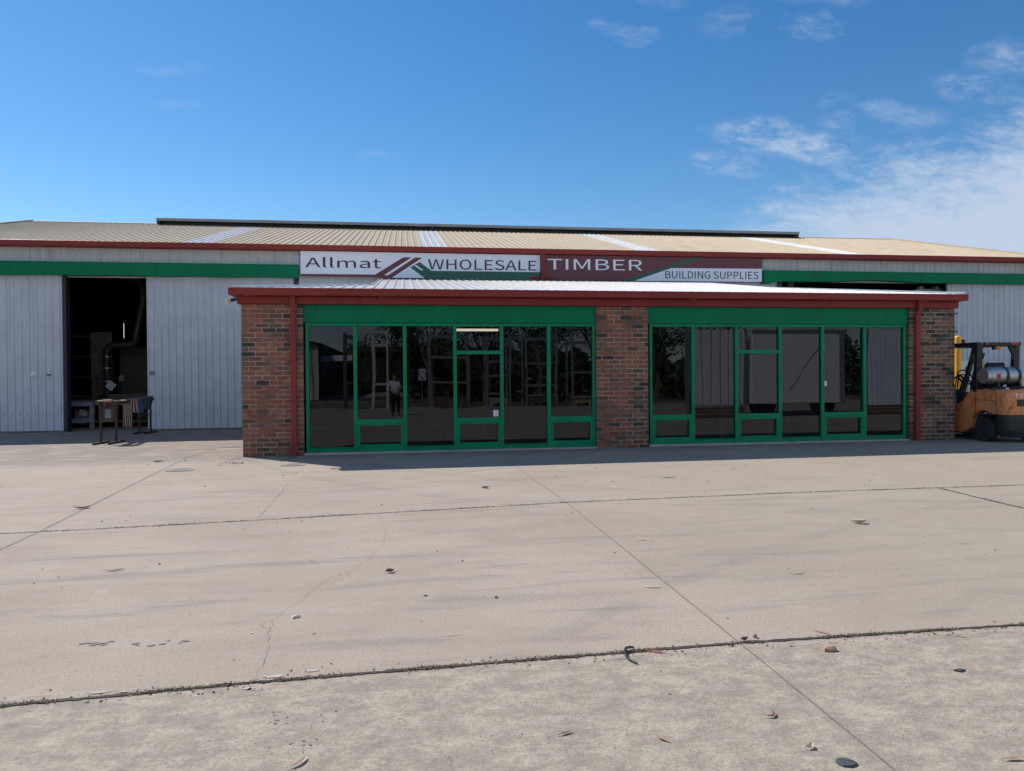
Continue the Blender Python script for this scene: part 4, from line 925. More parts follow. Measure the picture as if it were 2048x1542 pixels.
for x0, x1, mt in ((11.57,11.73,'redlens'),(12.25,12.43,'redlens'),(11.60,11.66,'amber')):
    b1 = MB(); b1.box(x0,x1,-.375,-.36,1.985,2.03,.004); b1.build('rear_lamp', M[mt], fk)
b1 = MB(); b1.box(11.875,11.93,-.34,-.27,1.885,1.965,.01); wl_ = b1.build('lamp_bracket', M['black'], fk); b1 = MB(); b1.box(11.93,12.05,-.35,-.26,1.895,1.96,.015); b1.build('reversing_lamp', M['amber'], fk)
Mx = Vector((.75,-.6,-.25)).to_track_quat('Z','Y').to_matrix().to_4x4(); Mx.translation = Vector((11.66,-.32,1.76))
b1 = MB(); b1.lathe([(.02,-.08),(.05,-.05),(.062,0),(.062,.012),(.055,.012)], Mx, 18); b1.build('work_lamp', M['black'], fk, smooth=True)
b1 = MB(); Mx2 = Mx @ Matrix.Translation((0,0,.012)); b1.lathe([(.054,-.004),(.05,.006),(.001,.008)], Mx2, 18); b1.build('lamp_glass', M['paper'], fk, smooth=True)
b1 = MB(); b1.box(11.44,11.51,-.30,-.22,1.62,1.80,.01); b1.build('mirror_bracket', M['black'], fk)
b1 = MB(); b1.obox((FX0-.004,-.245,.79),(.02,.07,.14),(.15,0,0),.008); b1.build('side_lamp', M['amber'], fk)
b1 = MB(); b1.tube([(12.0,.75,1.0),(12.0,.62,1.32)], .025, 8); b1.tube([(12.0+.17*math.cos(t),.60+.08*math.sin(t),1.33+.15*math.sin(t)) for t in [k*math.pi/10 for k in range(21)]], .015, 6); b1.build('steering_wheel', M['black'], fk, smooth=True)
b1 = MB()
for k in range(4): b1.tube([(11.60+k*.05,.55,.95),(11.58+k*.05,.45,1.25+.04*k),(11.57+k*.05,.30,1.36+.03*(k%2)),(11.56+k*.06,.12,1.22)], .014, 6)
b1.build('hydraulic_hose', M['black'], fk, smooth=True)
b1 = MB()
for x in (11.72,12.18): b1.box(x,x+.11,1.42,1.56,.05,2.02); b1.box(x+.015,x+.095,1.45,1.53,.08,2.0)
b1.box(11.72,12.29,1.44,1.54,1.94,2.0); b1.box(11.72,12.29,1.44,1.54,.5,.58); b1.build('mast', M['dark'], fk)
for x in (11.70,12.22):
    b1 = MB(); b1.box(x,x+.11,1.62,2.68,.07,.105); b1.box(x,x+.11,1.60,1.64,.07,.55); b1.build('fork', M['dark'], fk)
# gas bottle across the counterweight
Mx = Matrix(((0,0,1,11.42),(0,1,0,-.57),(1,0,0,1.355),(0,0,0,1)))
b1 = MB(); b1.lathe([(.13,.0),(.15,.0),(.152,.02),(.152,.10),(.135,.10),(.13,.015)], Mx, 28); b1.lathe([(.125,.07),(.165,.10),(.176,.14),(.178,.20),(.178,.68),(.172,.74),(.15,.80),(.10,.84),(.06,.85)], Mx, 32)
gb = b1.build('gas_bottle', M['alu'], fk, smooth=35)
b1 = MB(); b1.lathe([(.124,.072),(.09,.06),(.03,.058),(.001,.058)], Mx, 24); b1.build('bottle_base', M['dark'], gb, smooth=True)
for h_ in (.42,.68):
    b1 = MB(); b1.lathe([(.1775,h_-.028),(.184,h_-.028),(.184,h_+.028),(.1775,h_+.028)], Mx, 32); b1.obox((11.42+h_,-.755,1.33),(.05,.03,.07),(0,0,0),.005); b1.build('strap', M['dark'], gb, smooth=True)
b1 = MB(); b1.lathe([(.179,.13),(.1795,.13)], Mx, 8) if False else None
for k in range(6):
    t0 = 3.5+k*.09; 
    p = [(11.42+h_, -.57+.1795*math.sin(a), 1.355+.1795*math.cos(a)) for h_, a in ((.16,t0+.9),(.25,t0+.9),(.25,t0+.99),(.16,t0+.99))]; b1.poly(p)
b1.build('hazard_label', M['redlens'], gb, fix=False)
b1 = MB(); b1.tube([(12.27,-.57,1.355),(12.36,-.57,1.36)], .04, 10); b1.tube([(12.34,-.57,1.36),(12.40,-.66,1.32),(12.38,-.70,1.18),(12.2,-.72,1.13),(11.95,-.70,1.14)], .014, 6); b1.build('gas_hose', M['black'], gb, smooth=True)
b1 = MB(); b1.box(11.50,12.30,-.74,-.40,1.09,1.13,.01)
for x in (11.62,12.1): b1.prism([(-.74,1.13),(-.40,1.13),(-.42,1.22),(-.48,1.19),(-.57,1.172),(-.66,1.19),(-.72,1.22)], x, x+.05, 'x')
b1.build('bottle_cradle', M['black'], fk)
b1 = MB(); b1.box(11.66,11.72,-.9,-.86,1.086,1.12,.01); b1.build('filler_cap', M['white'], fk)

# dim shelving at the back of the shed and papers inside the shop glass
sh = thing('shelving', 'dim storage shelving at the back of the shed, left of the plywood sheet', 'shelving', (-11.6,14,.06))
for x in (-12.6,-11.6,-10.6):
    b1 = MB(); b1.box(x-.04,x+.04,13.9,14.0,.02,3.1); b1.build('upright', M['galv'], sh)
for z in (.8,1.5,2.2,2.9):
    b1 = MB(); b1.box(-12.56,-10.64,13.92,14.6,z,z+.08); b1.build('shelf', M['timber'], sh)
def poster(label, x, z, w_, h_, bars):
    t = thing('paper_notice', label, 'notice', (x,.15,z-h_/2))
    b1 = MB(); b1.box(x-w_/2,x+w_/2,.135,.138,z-h_/2,z+h_/2); b1.build('sheet', M['paper'], t)
    b1 = MB()
    for a,b_,c,d_ in bars: b1.box(x+a*w_,x+b_*w_,.1325,.1348,z+c*h_,z+d_*h_)
    if bars: b1.build('print', M['charcoal'], t)
poster('pair of printed sheets behind the lower pane of the left shop door', 1.30, .40, .46, .20, [(-.45,-.03,.2,.3),(-.45,-.03,-.05,.05),(-.45,-.03,-.3,-.2),(.03,.45,.2,.3),(.03,.45,-.05,.05),(.03,.45,-.3,-.2)])
def pack(label, x0, x1, y0, y1, z1):
    mb = MB(); mb.box(x0,x1,y0,y1,.06,z1,.01); o = mb.build('white_carton', M['white']); fix_origin(o); tag(o, label, 'box')
pack('pale carton behind the first lower pane of the right shopfront', 5.05, 5.40, .45, .8, .46)
pack('tall pale carton standing behind the second right-hand pane', 6.28, 6.46, .35, .7, .74)
pack('low pale bench block behind the fourth right-hand pane', 7.75, 8.3, 1.2, 1.7, .5)
# ------------------------------------------------------------------ things lying on the concrete
random.seed(23)
def leaf_mesh(L_, W_, curl=.3, lift=.2, bend=0., n=9):
    mb = MB(); rows = []
    for i in range(n+1):
        t = i/n; wv = W_*math.sin(math.pi*min(1,max(0,t*.94+.03)))**.8
        x = (t-.5)*L_; y0 = bend*L_*(t-.5)**2*4
        z = .003+lift*L_*(abs(t-.5)*2)**2*.5
        rows.append([mb.vert((x,y0-wv/2,z+curl*wv*.5)), mb.vert((x,y0,z)), mb.vert((x,y0+wv/2,z+curl*wv*.5))])
    for a, b_ in zip(rows, rows[1:]):
        for k in (0,1): mb.face((a[k],b_[k],b_[k+1],a[k+1]))
    mb.tube([rows[0][1] and mb.v[rows[0][1]], (mb.v[rows[0][1]][0]-L_*.16, mb.v[rows[0][1]][1]+L_*.03, .004)], .0011, 5)
    return mb
def put(mb, name, label, cat, x, y, rz, mat, group=None):
    o = mb.build(name, mat, smooth=30); o.location = (x,y,g(x,y)+.002); o.rotation_euler = (0,0,rz)
    return tag(o, label, cat, group)
LV = [
 ('leaf','curled dark brown leaf on the middle slab above the white chip',-.115,-8.385,.3,.075,.05,.9,.35,0,'terracotta'),
 ('leaf','tiny pale leaf tip beside the curled dark brown leaf',-.07,-8.345,1.2,.03,.014,.3,.3,0,'bone'),
 ('leaf','long reddish leaf lying against the weedy joint right of the diagonal crossing',2.24,-10.07,-.9,.12,.014,.4,.1,.05,'pink'),
 ('leaf','thin straw coloured stick leaf on the slab just behind the weedy joint',.249,-9.767,.1,.13,.007,.2,.05,.03,'straw'),
 ('leaf','pale dry leaf at the very bottom edge of the picture',-.392,-11.02,.9,.11,.02,.6,.15,.15,'straw'),
 ('leaf','bent red brown leaf on the near slab left of the long straight joint',1.50,-10.958,.6,.085,.018,.5,.3,.4,'terracotta'),
 ('leaf','long white curved leaf touching the straight joint on the middle slab',1.62,-9.09,-.2,.15,.02,.5,.12,.12,'bone'),
 ('leaf','dark narrow leaf on the near slab under the black rubber strip',.622,-10.958,.35,.07,.016,.3,.15,0,'terracotta'),
 ('leaf','tan forked leaf on the near slab right of the dark narrow leaf',.978,-11.066,-.9,.07,.014,.6,.25,.1,'bark'),
 ('leaf','small curled straw leaf near the dark oval stone',1.511,-11.221,.5,.05,.022,.9,.4,.2,'straw'),
 ('leaf','tan leaf at the lower right corner of the near slab',2.19,-11.42,-.1,.09,.02,.4,.1,0,'bark'),
 ('leaf','brown twig leaf alone on the left of the middle slab',-2.138,-7.969,.4,.17,.025,.4,.12,.1,'terracotta'),
 ('leaf','pale pink leaf on the near slab below the weedy joint at the right',2.93,-10.26,-.7,.09,.012,.4,.1,0,'pink'),
 ('leaf','crumpled pale grey leaf with dark underside on the right slab',4.207,-7.437,-.2,.17,.08,1.0,.3,.1,'bone'),
 ('leaf','pale pink leaf curled beside the black rubber strip',1.27,-10.20,-.3,.10,.018,.5,.1,.1,'pink'),
 ('leaf','brown curled leaf sitting in the crossing of the two joints',1.78,-10.12,.3,.06,.03,1.0,.5,.1,'terracotta'),
 ('leaf','white leaf on the right slab right of the long straight joint',2.0,-7.72,-.4,.10,.02,.5,.1,.1,'bone'),
 ('leaf','thin brown leaf in the middle of the right slab',2.74,-8.96,.1,.14,.012,.3,.1,0,'terracotta'),
 ('leaf','pale straw leaf near the right edge of the right slab',4.55,-8.35,-.2,.13,.016,.3,.1,.05,'straw'),
 ('leaf','white triangular leaf lying left of the first slab joint',-5.1,-4.9,.1,.16,.03,.4,.1,.1,'bone'),
 ('leaf','brown leaf caught on the long left joint',-3.52,-5.08,.4,.22,.06,.6,.3,.1,'bark'),
 ('leaf','large dark leaf clump on the sunlit slab beside the round inspection cover',-4.184,-.449,.2,.17,.06,.7,.2,.2,'terracotta'),
 ('leaf','dark leaf pair on the slab in front of the left shopfront',1.0,-4.55,.3,.12,.05,.8,.3,0,'charcoal'),
 ('leaf','dark long leaf on the slab below the middle brick pier',3.55,-4.15,.0,.26,.03,.4,.1,.05,'charcoal'),
]
for nm,lb,x,y,rz,L_,W_,cu,li,be,mt in LV: put(leaf_mesh(L_*.85,W_*.9,cu,li*.8,be), nm, lb, 'leaf', x, y, rz, M[mt])
def chip(name, label, x, y, rz, L_, W_, H_, mat, cat, n=7):
    mb = MB(); pts = [(L_/2*ru(.75,1.1)*math.cos(2*math.pi*k/n), W_/2*ru(.75,1.1)*math.sin(2*math.pi*k/n)) for k in range(n)]
    a = [mb.vert((p,q,0)) for p,q in pts]; b_ = [mb.vert((p*.95,q*.95,H_*ru(.5,.8))) for p,q in pts]; c = [mb.vert((p*.55,q*.55,H_*ru(.85,1.05))) for p,q in pts]
    for A, B_ in ((a,b_),(b_,c)):
        for k in range(n): mb.face((A[k],A[(k+1)%n],B_[(k+1)%n],B_[k]))
    mb.face(c); return put(mb, name, label, cat, x, y, rz, mat)
chip('wood_chip','pale triangular chip on the middle slab beside the crack',-.653,-9.31,.2,.065,.035,.014,M['bone'],'chip',3)
chip('bark_chip','thick tan bark chip on the near slab just below the weedy joint',2.142,-10.32,.1,.085,.05,.024,M['bark'],'chip')
chip('stone','flat dark grey stone on the right of the near slab',2.589,-10.663,-.1,.07,.032,.008,M['charcoal'],'stone',4)
chip('stone','dark oval stone near the bottom of the near slab',1.574,-11.341,-.3,.085,.055,.008,M['charcoal'],'stone',10)
chip('wood_chip','small upright brown chip beside the weedy joint',1.855,-10.08,.8,.03,.022,.02,M['bark'],'chip',5)
chip('wood_chip','small dark square chip on the middle slab right of the brown curled leaf',.124,-9.008,.2,.028,.022,.006,M['charcoal'],'chip',4)
chip('wood_chip','orange brown chip on the middle slab left of the straight joint',.57,-9.13,.2,.028,.022,.012,M['bark'],'chip',5)
# bent rubber strip
mb = MB(); mb.tube([(1.165,-10.125,g(1.2,-10.1)+.008),(1.14,-10.135,g(1.16,-10.1)+.014),(1.115,-10.155,g(1.1,-10.1)+.018),(1.097,-10.19,g(1.1,-10.2)+.014),(1.09,-10.24,g(1.1,-10.2)+.008),(1.095,-10.285,g(1.1,-10.3)+.006),(1.118,-10.33,g(1.1,-10.3)+.006)], [.0045,.0065,.0075,.0075,.007,.0062,.0045], 8)
o = mb.build('rubber_strip', paint('black_rubber',(.03,.032,.036),.3,.2), smooth=True); fix_origin(o); tag(o, 'black bent rubber strip hooked over the weedy joint', 'rubber strip')
# fine scatter nobody could count
mb = MB(); MATS = [M['terracotta'],M['bone'],M['charcoal'],M['straw'],M['bark']]
def speck(x, y, s):
    a = ru(0,6.28); z = g(x,y)+.003; L_, W_ = s*ru(.7,1.6), s*ru(.25,.6); h = s*ru(.1,.45)
    ca, sa = math.cos(a), math.sin(a)
    P_ = [(x+ca*u-sa*v, y+sa*u+ca*v) for u,v in ((-L_,0),(-L_*.3,-W_),(L_*.5,-W_*.8),(L_,0),(L_*.4,W_),(-L_*.4,W_*.9))]
    mb.poly([(p[0],p[1],z+(h if i in (1,2,4) else 0)) for i,p in enumerate(P_)])
    mb.poly([(p[0],p[1],z) for p in P_][::-1])
for k in range(330):
    y = -11.6+ (random.random()**.7)*11.5; span = (y+13.8)
    x = ru(-.55,.98)*span
    if y > -2.3 and x > -2.9: continue
    mb.mi = random.choice([0,0,1,2,2,3,4]); speck(x, y, (.003+.0010*span)*ru(.4,1.4))
for k in range(420):
    x = ru(-1.8,3.5); mb.mi = random.choice([0,0,2,3,4]); speck(x, -10.19+random.gauss(0,.035)-(.1 if x < -.6 else 0), ru(.002,.009))
for k in range(260):
    x = ru(-3.6,7.8); mb.mi = random.choice([0,2,2,3]); speck(x, -5.78-(.3*max(0,-x+1.5)/2.6 if x < 1.5 else -.08)+random.gauss(0,.04), ru(.004,.012))
for k in range(160):
    x = ru(-2.7,11); mb.mi = random.choice([0,2,3]); speck(x, -.03-abs(random.gauss(0,.12)), ru(.005,.02))
o = mb.build('leaf_litter', MATS, fix=False); o['kind'] = 'stuff'; o['label'] = 'tiny dry leaf bits and grit scattered over the concrete yard'

# ------------------------------------------------------------------ the yard behind the camera, seen mirrored in the shop glass
def flat(name, x0, x1, y0, y1, mat, lift):
    mb = MB(); mb.poly([(x0,y0,g(x0,max(-40,y0))+lift),(x1,y0,g(x1,max(-40,y0))+lift),(x1,y1,g(x1,max(-40,y1))+lift),(x0,y1,g(x0,max(-40,y1))+lift)])
    return structure(mb.build(name, mat, fix=False))
flat('verge', -38, 38, -33.5, -23.6, M['verge'], .004); flat('road', -200, 200, -47, -36, M['roadway'], .004)
fs = thing('opposite_shed', 'long dark shed far across the yard, mirrored behind the racks in the left panes', 'warehouse', (2,-68,0))
mb = MB(); mb.box(-5.7,12,-74,-64,-.4,4.1); mb.build('wall', M['farshed'], fs); mb = MB(); mb.prism([(-63.6,4.1),(-74.4,4.1),(-69,4.9)], -5.8, 12.2, 'x'); mb.build('roof', M['farshed'], fs)
cs = thing('cream_shed', 'shed with a cream ribbed end and long dark side, mirrored in the first pane', 'shed', (-10,-51,0))
mb = MB(); prev = None
for x, h in stations(-14.,-5.95, .45, [(0,0),(.25,0),(.30,.05),(.40,.05)]):
    A = mb.vert((x,-39.9+h,-.4)); B_ = mb.vert((x,-39.9+h,3.9))
    if prev: mb.face((prev[0],A,B_,prev[1]))
    prev = (A,B_)
mb.build('end_wall', M['creamclad'], cs); mb = MB(); mb.box(-14,-5.9,-63,-39.95,-.4,3.9); mb.build('wall', M['farshed'], cs); mb = MB(); mb.prism([(-14.3,3.9),(-5.6,3.9),(-10,5.0)],-63.3,-39.6,'y'); mb.build('roof', M['farshed'], cs)
mb = MB(); mb.box(-5.88,-3.6,-41.,-40.9,2.7,3.1,.01); o = mb.build('shed_sign', M['signwhite']); fix_origin(o); tag(o, 'plain pale board projecting from the cream shed', 'sign')
# storage racks: upright frames with arms
def rack(label, x0, x1, y, h, arms, mat, depth=1.2):
    t = thing('storage_rack', label, 'rack', ((x0+x1)/2,y,g(x0,y)), 'steel storage racks mirrored in the shop glass')
    for x in (x0, x1):
        for yy in (y, y-depth):
            b1 = MB(); b1.box(x-.05,x+.05,yy-.04,yy+.04,g(x,yy)-.02,h,.004); b1.build('upright', mat, t)
    for z in arms:
        b1 = MB(); b1.box(x0+.05,x1-.05,y-.03,y+.03,z-.05,z+.05); b1.box(x0+.05,x1-.05,y-depth-.03,y-depth+.03,z-.05,z+.05)
        for x in (x0,x1): b1.box(x-.03,x+.03,y-depth+.04,y-.04,z-.03,z+.03)
        b1.build('beam', mat, t)
    return t
rack('tall timber and steel rack mirrored beside the photographer', -1.2, -.55, -22, 3.75, (1.1,3.0,3.65), M['bone'])
rack('slim leaning rack post pair mirrored near the first mullion', -2.75, -2.2, -22, 3.6, (1.2,2.6,3.4), M['trunk'])
rack('grey rack frame mirrored in the third pane', 1.4, 2.9, -21.5, 3.5, (1.2,2.4,3.4), M['galv'])
rack('grey rack frame mirrored in the door panes', 3.9, 5.2, -21.5, 3.4, (.6,1.5,2.2,3.3), M['galv'])
rack('grey rack frame mirrored in the fifth pane', 5.9, 7.3, -21.5, 3.6, (.5,1.0,2.1,3.3), M['galv'])
rack('grey rack frame mirrored in the sixth pane', 8.0, 9.9, -21.5, 3.3, (.4,1.6,3.1), M['galv'])
def pallet_stack(label, x0, x1, y, n, mat):
    t = thing('timber_stack', label, 'timber', ((x0+x1)/2,y,0), 'timber packs under the racks')
    b1 = MB(); z = .12
    for x in (x0+.1,(x0+x1)/2,x1-.1): b1.box(x-.05,x+.05,y-.9,y+.1,-.12,.1)
    for k in range(n):
        for j in range(7): b1.box(x0,x1,y-.9+j*.14,y-.9+j*.14+.13,z,z+.045)
        z += .052
    b1.build('timber_pack', mat, t)
pallet_stack('low timber pack under the third pane rack', 1.5, 2.8, -21.6, 7, M['timberdark']); pallet_stack('low timber pack under the door pane rack', 4.0, 5.1, -21.6, 5, M['timber'])
pallet_stack('low timber pack under the fifth pane rack', 6.0, 7.2, -21.6, 6, M['timberdark']); pallet_stack('low timber pack under the sixth pane rack', 8.1, 9.8, -21.6, 6, M['timber'])
ss = thing('speed_sign', 'small white speed sign with a ring reading 50 on a post behind the racks', 'sign', (1.1,-24,g(1,-24)))
mb = MB(); mb.tube([(1.1,-24,0),(1.1,-24,1.95)], .03, 8); mb.build('post', M['galv'], ss, smooth=True)
mb = MB(); mb.box(.88,1.32,-23.97,-23.95,1.25,1.85,.01); mb.build('sign_plate', M['white'], ss)
mb = MB(); mb.tube([(1.1+.17*math.cos(t),-23.945,1.56+.17*math.sin(t)) for t in [k*math.pi/12 for k in range(25)]], .018, 6); mb.build('ring', M['redlens'], ss)
# white clad boxes at the right, behind the camera
def screen(label, x0, x1, y1, z0, z1, per, mat):
    t = thing('corrugated_screen', label, 'screen', ((x0+x1)/2,y1,0))
    b1 = MB(); prev = None; PR = [(0,0),(per*.80,0),(per*.82,-.07),(per*.98,-.07)]
    for x, h in stations(x0+.05, x1-.05, per, PR):
        A = b1.vert((x,y1+h,z0)); B_ = b1.vert((x,y1+h,z1))
        if prev: b1.face((prev[0],A,B_,prev[1]))
        prev = (A,B_)
    b1.build('sheeting', mat, t)
    for x in (x0,x1-.08):
        b1 = MB(); b1.box(x,x+.08,y1-.10,y1+.03,-.05,z1+.05); b1.build('post', M['galv'], t)
    for z in (z0+.02, z1-.06):
        b1 = MB(); b1.box(x0+.08,x1-.08,y1-.11,y1-.05,z,z+.06); b1.build('rail', M['galv'], t)
    for k in range(3):
        b1 = MB(); b1.box(x0+.09,x1-.09,y1-.04,y1+.02,.06+k*.11,.06+k*.11+.085); b1.build('kick_board', M['timberdark'], t)
screen('white corrugated sheet screen mirrored in the first two right-hand panes', 9.15, 11.25, -9.0, .45, 2.9, .30, M['white'])
wt = thing('truck_body', 'plain white truck body with a diagonal crease mirrored in the right-hand door panes', 'truck', (13.0,-12,0))
mb = MB(); mb.box(11.45,14.7,-10.6,-9.02,.45,2.85,.03); mb.build('box_body', M['white'], wt)
mb = MB(); mb.prism([(12.6,.9),(12.64,.9),(14.0,2.75),(13.95,2.75)], -9.022,-9.012,'y'); mb.box(11.45,14.7,-9.03,-9.0,2.80,2.92); mb.box(14.55,14.75,-9.05,-8.99,.45,2.9); mb.build('frame', M['galv'], wt)
for x in (12.0,14.0):
    mb = MB(); mb.lathe([(.2,-.15),(.42,-.14),(.45,-.1),(.45,.1),(.42,.14),(.2,.15)], Matrix(((0,1,0,x),(0,0,1,-9.3),(1,0,0,.45),(0,0,0,1))), 20); mb.build('wheel', M['rubber'], wt)
screen('pale corrugated sheet screen mirrored in the last right-hand pane', 15.4, 17.2, -9.0, .3, 2.9, .14, M['signwhite'])
# trees behind the racks
def tree(label, x, y, h, cr, seed):
    rr = random.Random(seed); t = thing('gum_tree', label, 'tree', (x,y,0), 'trees mirrored in the shop glass')
    mb = MB(); th = h*.45; mb.tube([(x,y,-.2),(x+.1,y,th*.5),(x-.1,y+.1,th)], [.22,.16,.11], 8); tips = []
    for k in range(9):
        a = rr.uniform(0,6.28); d = rr.uniform(.4,1)*cr; z0_ = th*rr.uniform(.55,1); tip = (x+math.cos(a)*d, y+math.sin(a)*d, z0_+rr.uniform(.25,.55)*h)
        mb.tube([(x,y,z0_),((x+tip[0])/2,(y+tip[1])/2,(z0_+tip[2])/2+.2),tip], [.07,.045,.015], 5); tips.append(tip)
    mb.build('trunk', M['trunk'], t, smooth=True); mb = MB()
    for c in tips+[(x,y,h*.9),(x,y,h*.75)]:
        for k in range(170):
            v = Vector((rr.gauss(0,1),rr.gauss(0,1),rr.gauss(0,.8))); v *= cr*.36/max(.6,v.length)*rr.random()**.4*1.15
            p = Vector(c)+v; s = rr.uniform(.07,.16); u = Vector((rr.uniform(-1,1),rr.uniform(-1,1),rr.uniform(-1,.2))).normalized(); w_ = u.cross(Vector((rr.uniform(-1,1),rr.uniform(-1,1),1))).normalized()
            mb.poly([p-u*s, p+w_*s*.4, p+u*s, p-w_*s*.4])
    mb.build('crown', M['foliage'], t, fix=False)
for i,(x,y,h,cr) in enumerate([(-.6,-31,5.6,2.0),(1.6,-27,6.6,2.6),(4.6,-28,6.0,2.5),(7.6,-26.5,6.4,2.6),(10.8,-28,6.6,2.7),(14.5,-27,5.6,2.3),(19,-29,6.5,2.6)]):
    tree(['slim leafy tree mirrored above the photographer','broad dark tree mirrored in the third pane','dark tree mirrored in the shop door','dark tree mirrored in the fifth pane','dark tree mirrored in the sixth pane','dark tree mirrored in the first right-hand pane','large dark tree furthest right behind the containers'][i], x, y, h, cr, 40+i)

rr = random.Random(5); mb = MB()
for k in range(15000):
    x = rr.uniform(.5,34); top = 3.1+.9*math.sin(x*.9)+.6*math.sin(x*2.3+1); y = -33.6+rr.gauss(0,.7); z = top*rr.random()**.75
    s = rr.uniform(.12,.3); u = Vector((rr.uniform(-1,1),rr.uniform(-.6,.6),rr.uniform(-1,.4))).normalized(); q_ = u.cross(Vector((rr.uniform(-.4,.4),1,rr.uniform(-.4,.4)))).normalized(); p = Vector((x,y,z))
    mb.poly([p-u*s, p+q_*s*.45, p+u*s, p-q_*s*.45])
o = mb.build('treeline', M['foliage'], fix=False); o['kind'] = 'stuff'; o['label'] = 'dense dark scrub along the far verge, mirrored behind the racks'

# ------------------------------------------------------------------ the photographer, mirrored in the second pane
def skin(chains, radii, name):
    """chains: list of edges between named joints; radii: per joint"""
    names = list(radii); me = bpy.data.meshes.new(name); idx = {n_: i for i, n_ in enumerate(names)}
    me.from_pydata([radii[n_][0] for n_ in names], [(idx[a],idx[b_]) for a, b_ in chains], [])
    o = bpy.data.objects.new(name, me); COL.objects.link(o)
    s = o.modifiers.new('s','SKIN'); s.use_smooth_shade = True
    for i, n_ in enumerate(names):
        r_ = radii[n_][1]; me.skin_vertices[0].data[i].radius = r_ if isinstance(r_, tuple) else (r_, r_)
    me.skin_vertices[0].data[0].use_root = True
    o.modifiers.new('d','SUBSURF').levels = 2; o.modifiers['d'].render_levels = 2
    out = bpy.data.meshes.new_from_object(o.evaluated_get(bpy.context.evaluated_depsgraph_get()))
    bpy.data.objects.remove(o); return out
PX, PY = -.17, -14.30; PZ = g(PX,PY)
pr = thing('person', 'person in an untucked pale shirt and dark trousers holding up a phone', 'person', (PX,PY,PZ))
def child(me, name, mat, smooth=True):
    me.materials.clear(); me.materials.append(mat); me.polygons.foreach_set('use_smooth',[True]*len(me.polygons)); me.name = name
    o = bpy.data.objects.new(name, me); COL.objects.link(o); o.parent = pr; return o
# local axes: +x is the person's right (camera left/right as in the yard), +y faces the office
J = {'pelvis':((0,0,.84),(.15,.115)),'waist':((0,.01,.98),(.145,.12)),'chest':((0,.0,1.16),(.15,.115)),'neck0':((0,-.01,1.30),(.07,.065)),'neck':((0,.0,1.36),(.05,.052)),
 'shR':((.165,-.01,1.265),.055),'elR':((.24,.10,1.05),.042),'wrR':((.19,.36,1.30),.029),'paR':((.18,.42,1.36),(.036,.022)),
 'shL':((-.165,-.01,1.265),.055),'elL':((-.30,.02,1.01),.042),'wrL':((-.17,.22,.95),.029),'paL':((-.12,.27,.945),(.036,.022)),
 'hipR':((.09,0,.78),.095),'knR':((.10,.02,.44),.06),'anR':((.11,0,.09),.04),'toR':((.13,.16,.035),.035),
 'hipL':((-.09,0,.78),.095),'knL':((-.10,.02,.44),.06),'anL':((-.11,0,.09),.04),'toL':((-.13,.16,.035),.035)}
E_ = [('pelvis','waist'),('waist','chest'),('chest','neck0'),('neck0','neck'),('chest','shR'),('shR','elR'),('elR','wrR'),('wrR','paR'),('chest','shL'),('shL','elL'),('elL','wrL'),('wrL','paL'),
 ('pelvis','hipR'),('hipR','knR'),('knR','anR'),('anR','toR'),('pelvis','hipL'),('hipL','knL'),('knL','anL'),('anL','toL')]
body = skin(E_, J, 'body')
# head with a face, and hands with five fingers, joined into the same mesh
hb = MB(); n0 = len(body.vertices)
hb.v = [tuple(v.co) for v in body.vertices]; hb.f = [tuple(p.vertices) for p in body.polygons]; hb.c = [None]*len(hb.f); hb.m = [0]*len(hb.f)
hc0 = Vector((0,.03,1.475)); hb.blob(hc0, (.073,.092,.112), 20, 14); hb.blob(hc0+Vector((0,.02,-.07)), (.052,.066,.05), 16, 10)
hb.blob(hc0+Vector((0,.098,-.02)), (.014,.02,.024), 10, 8)
for s in (-1,1):
    hb.blob(hc0+Vector((s*.075,-.005,-.015)), (.012,.024,.033), 10, 8); hb.blob(hc0+Vector((s*.03,.082,.008)), (.013,.008,.008), 8, 6)
hb.blob(hc0+Vector((0,.082,-.062)), (.024,.01,.008), 10, 6)
def finger(base, d, L_, r_, curl):
    base, d = Vector(base), Vector(d).normalized(); c = Vector(curl); p1 = base+d*L_*.45; d2 = (d+c*.6).normalized(); p2 = p1+d2*L_*.3; d3 = (d2+c*.7).normalized(); p3 = p2+d3*L_*.25
    hb.tube([base,p1,p2,p3], [r_,r_*.95,r_*.85,r_*.6], 8)
for k,L_ in enumerate((.072,.08,.075,.06)): finger((.168+k*.006,.44,1.335+k*.02), (-.25,.55,.55), L_, .0085, (-.7,-.05,.1))
finger((.155,.40,1.35),(-.7,.35,.25),.06,.0095,(-.2,.1,.4))
for k,L_ in enumerate((.072,.08,.075,.06)): finger((-.10+k*.004,.285,.975-k*.02), (.8,.45,-.1), L_, .0085, (.1,-.4,-.5))
finger((-.125,.265,.985),(.45,.3,.7),.058,.0095,(.4,.1,-.1))
me = bpy.data.meshes.new('body'); me.from_pydata(hb.v, [], hb.f); bm = bmesh.new(); bm.from_mesh(me); bmesh.ops.recalc_face_normals(bm, faces=bm.faces); bm.to_mesh(me); bm.free()
child(me, 'body', M['skin'])
S_ = {'pelvis':((0,0,.80),(.185,.15)),'waist':((0,.02,.96),(.18,.155)),'chest':((0,.005,1.16),(.172,.135)),'top':((0,-.01,1.285),(.10,.085)),
 'shR':((.17,-.01,1.262),.075),'elR':((.245,.09,1.06),.062),'fR':((.225,.20,1.15),.052),'shL':((-.17,-.01,1.262),.075),'elL':((-.305,.015,1.02),.062),'fL':((-.245,.12,.985),.052)}
child(skin([('pelvis','waist'),('waist','chest'),('chest','top'),('chest','shR'),('shR','elR'),('elR','fR'),('chest','shL'),('shL','elL'),('elL','fL')], S_, 'shirt'), 'shirt', M['shirt'])
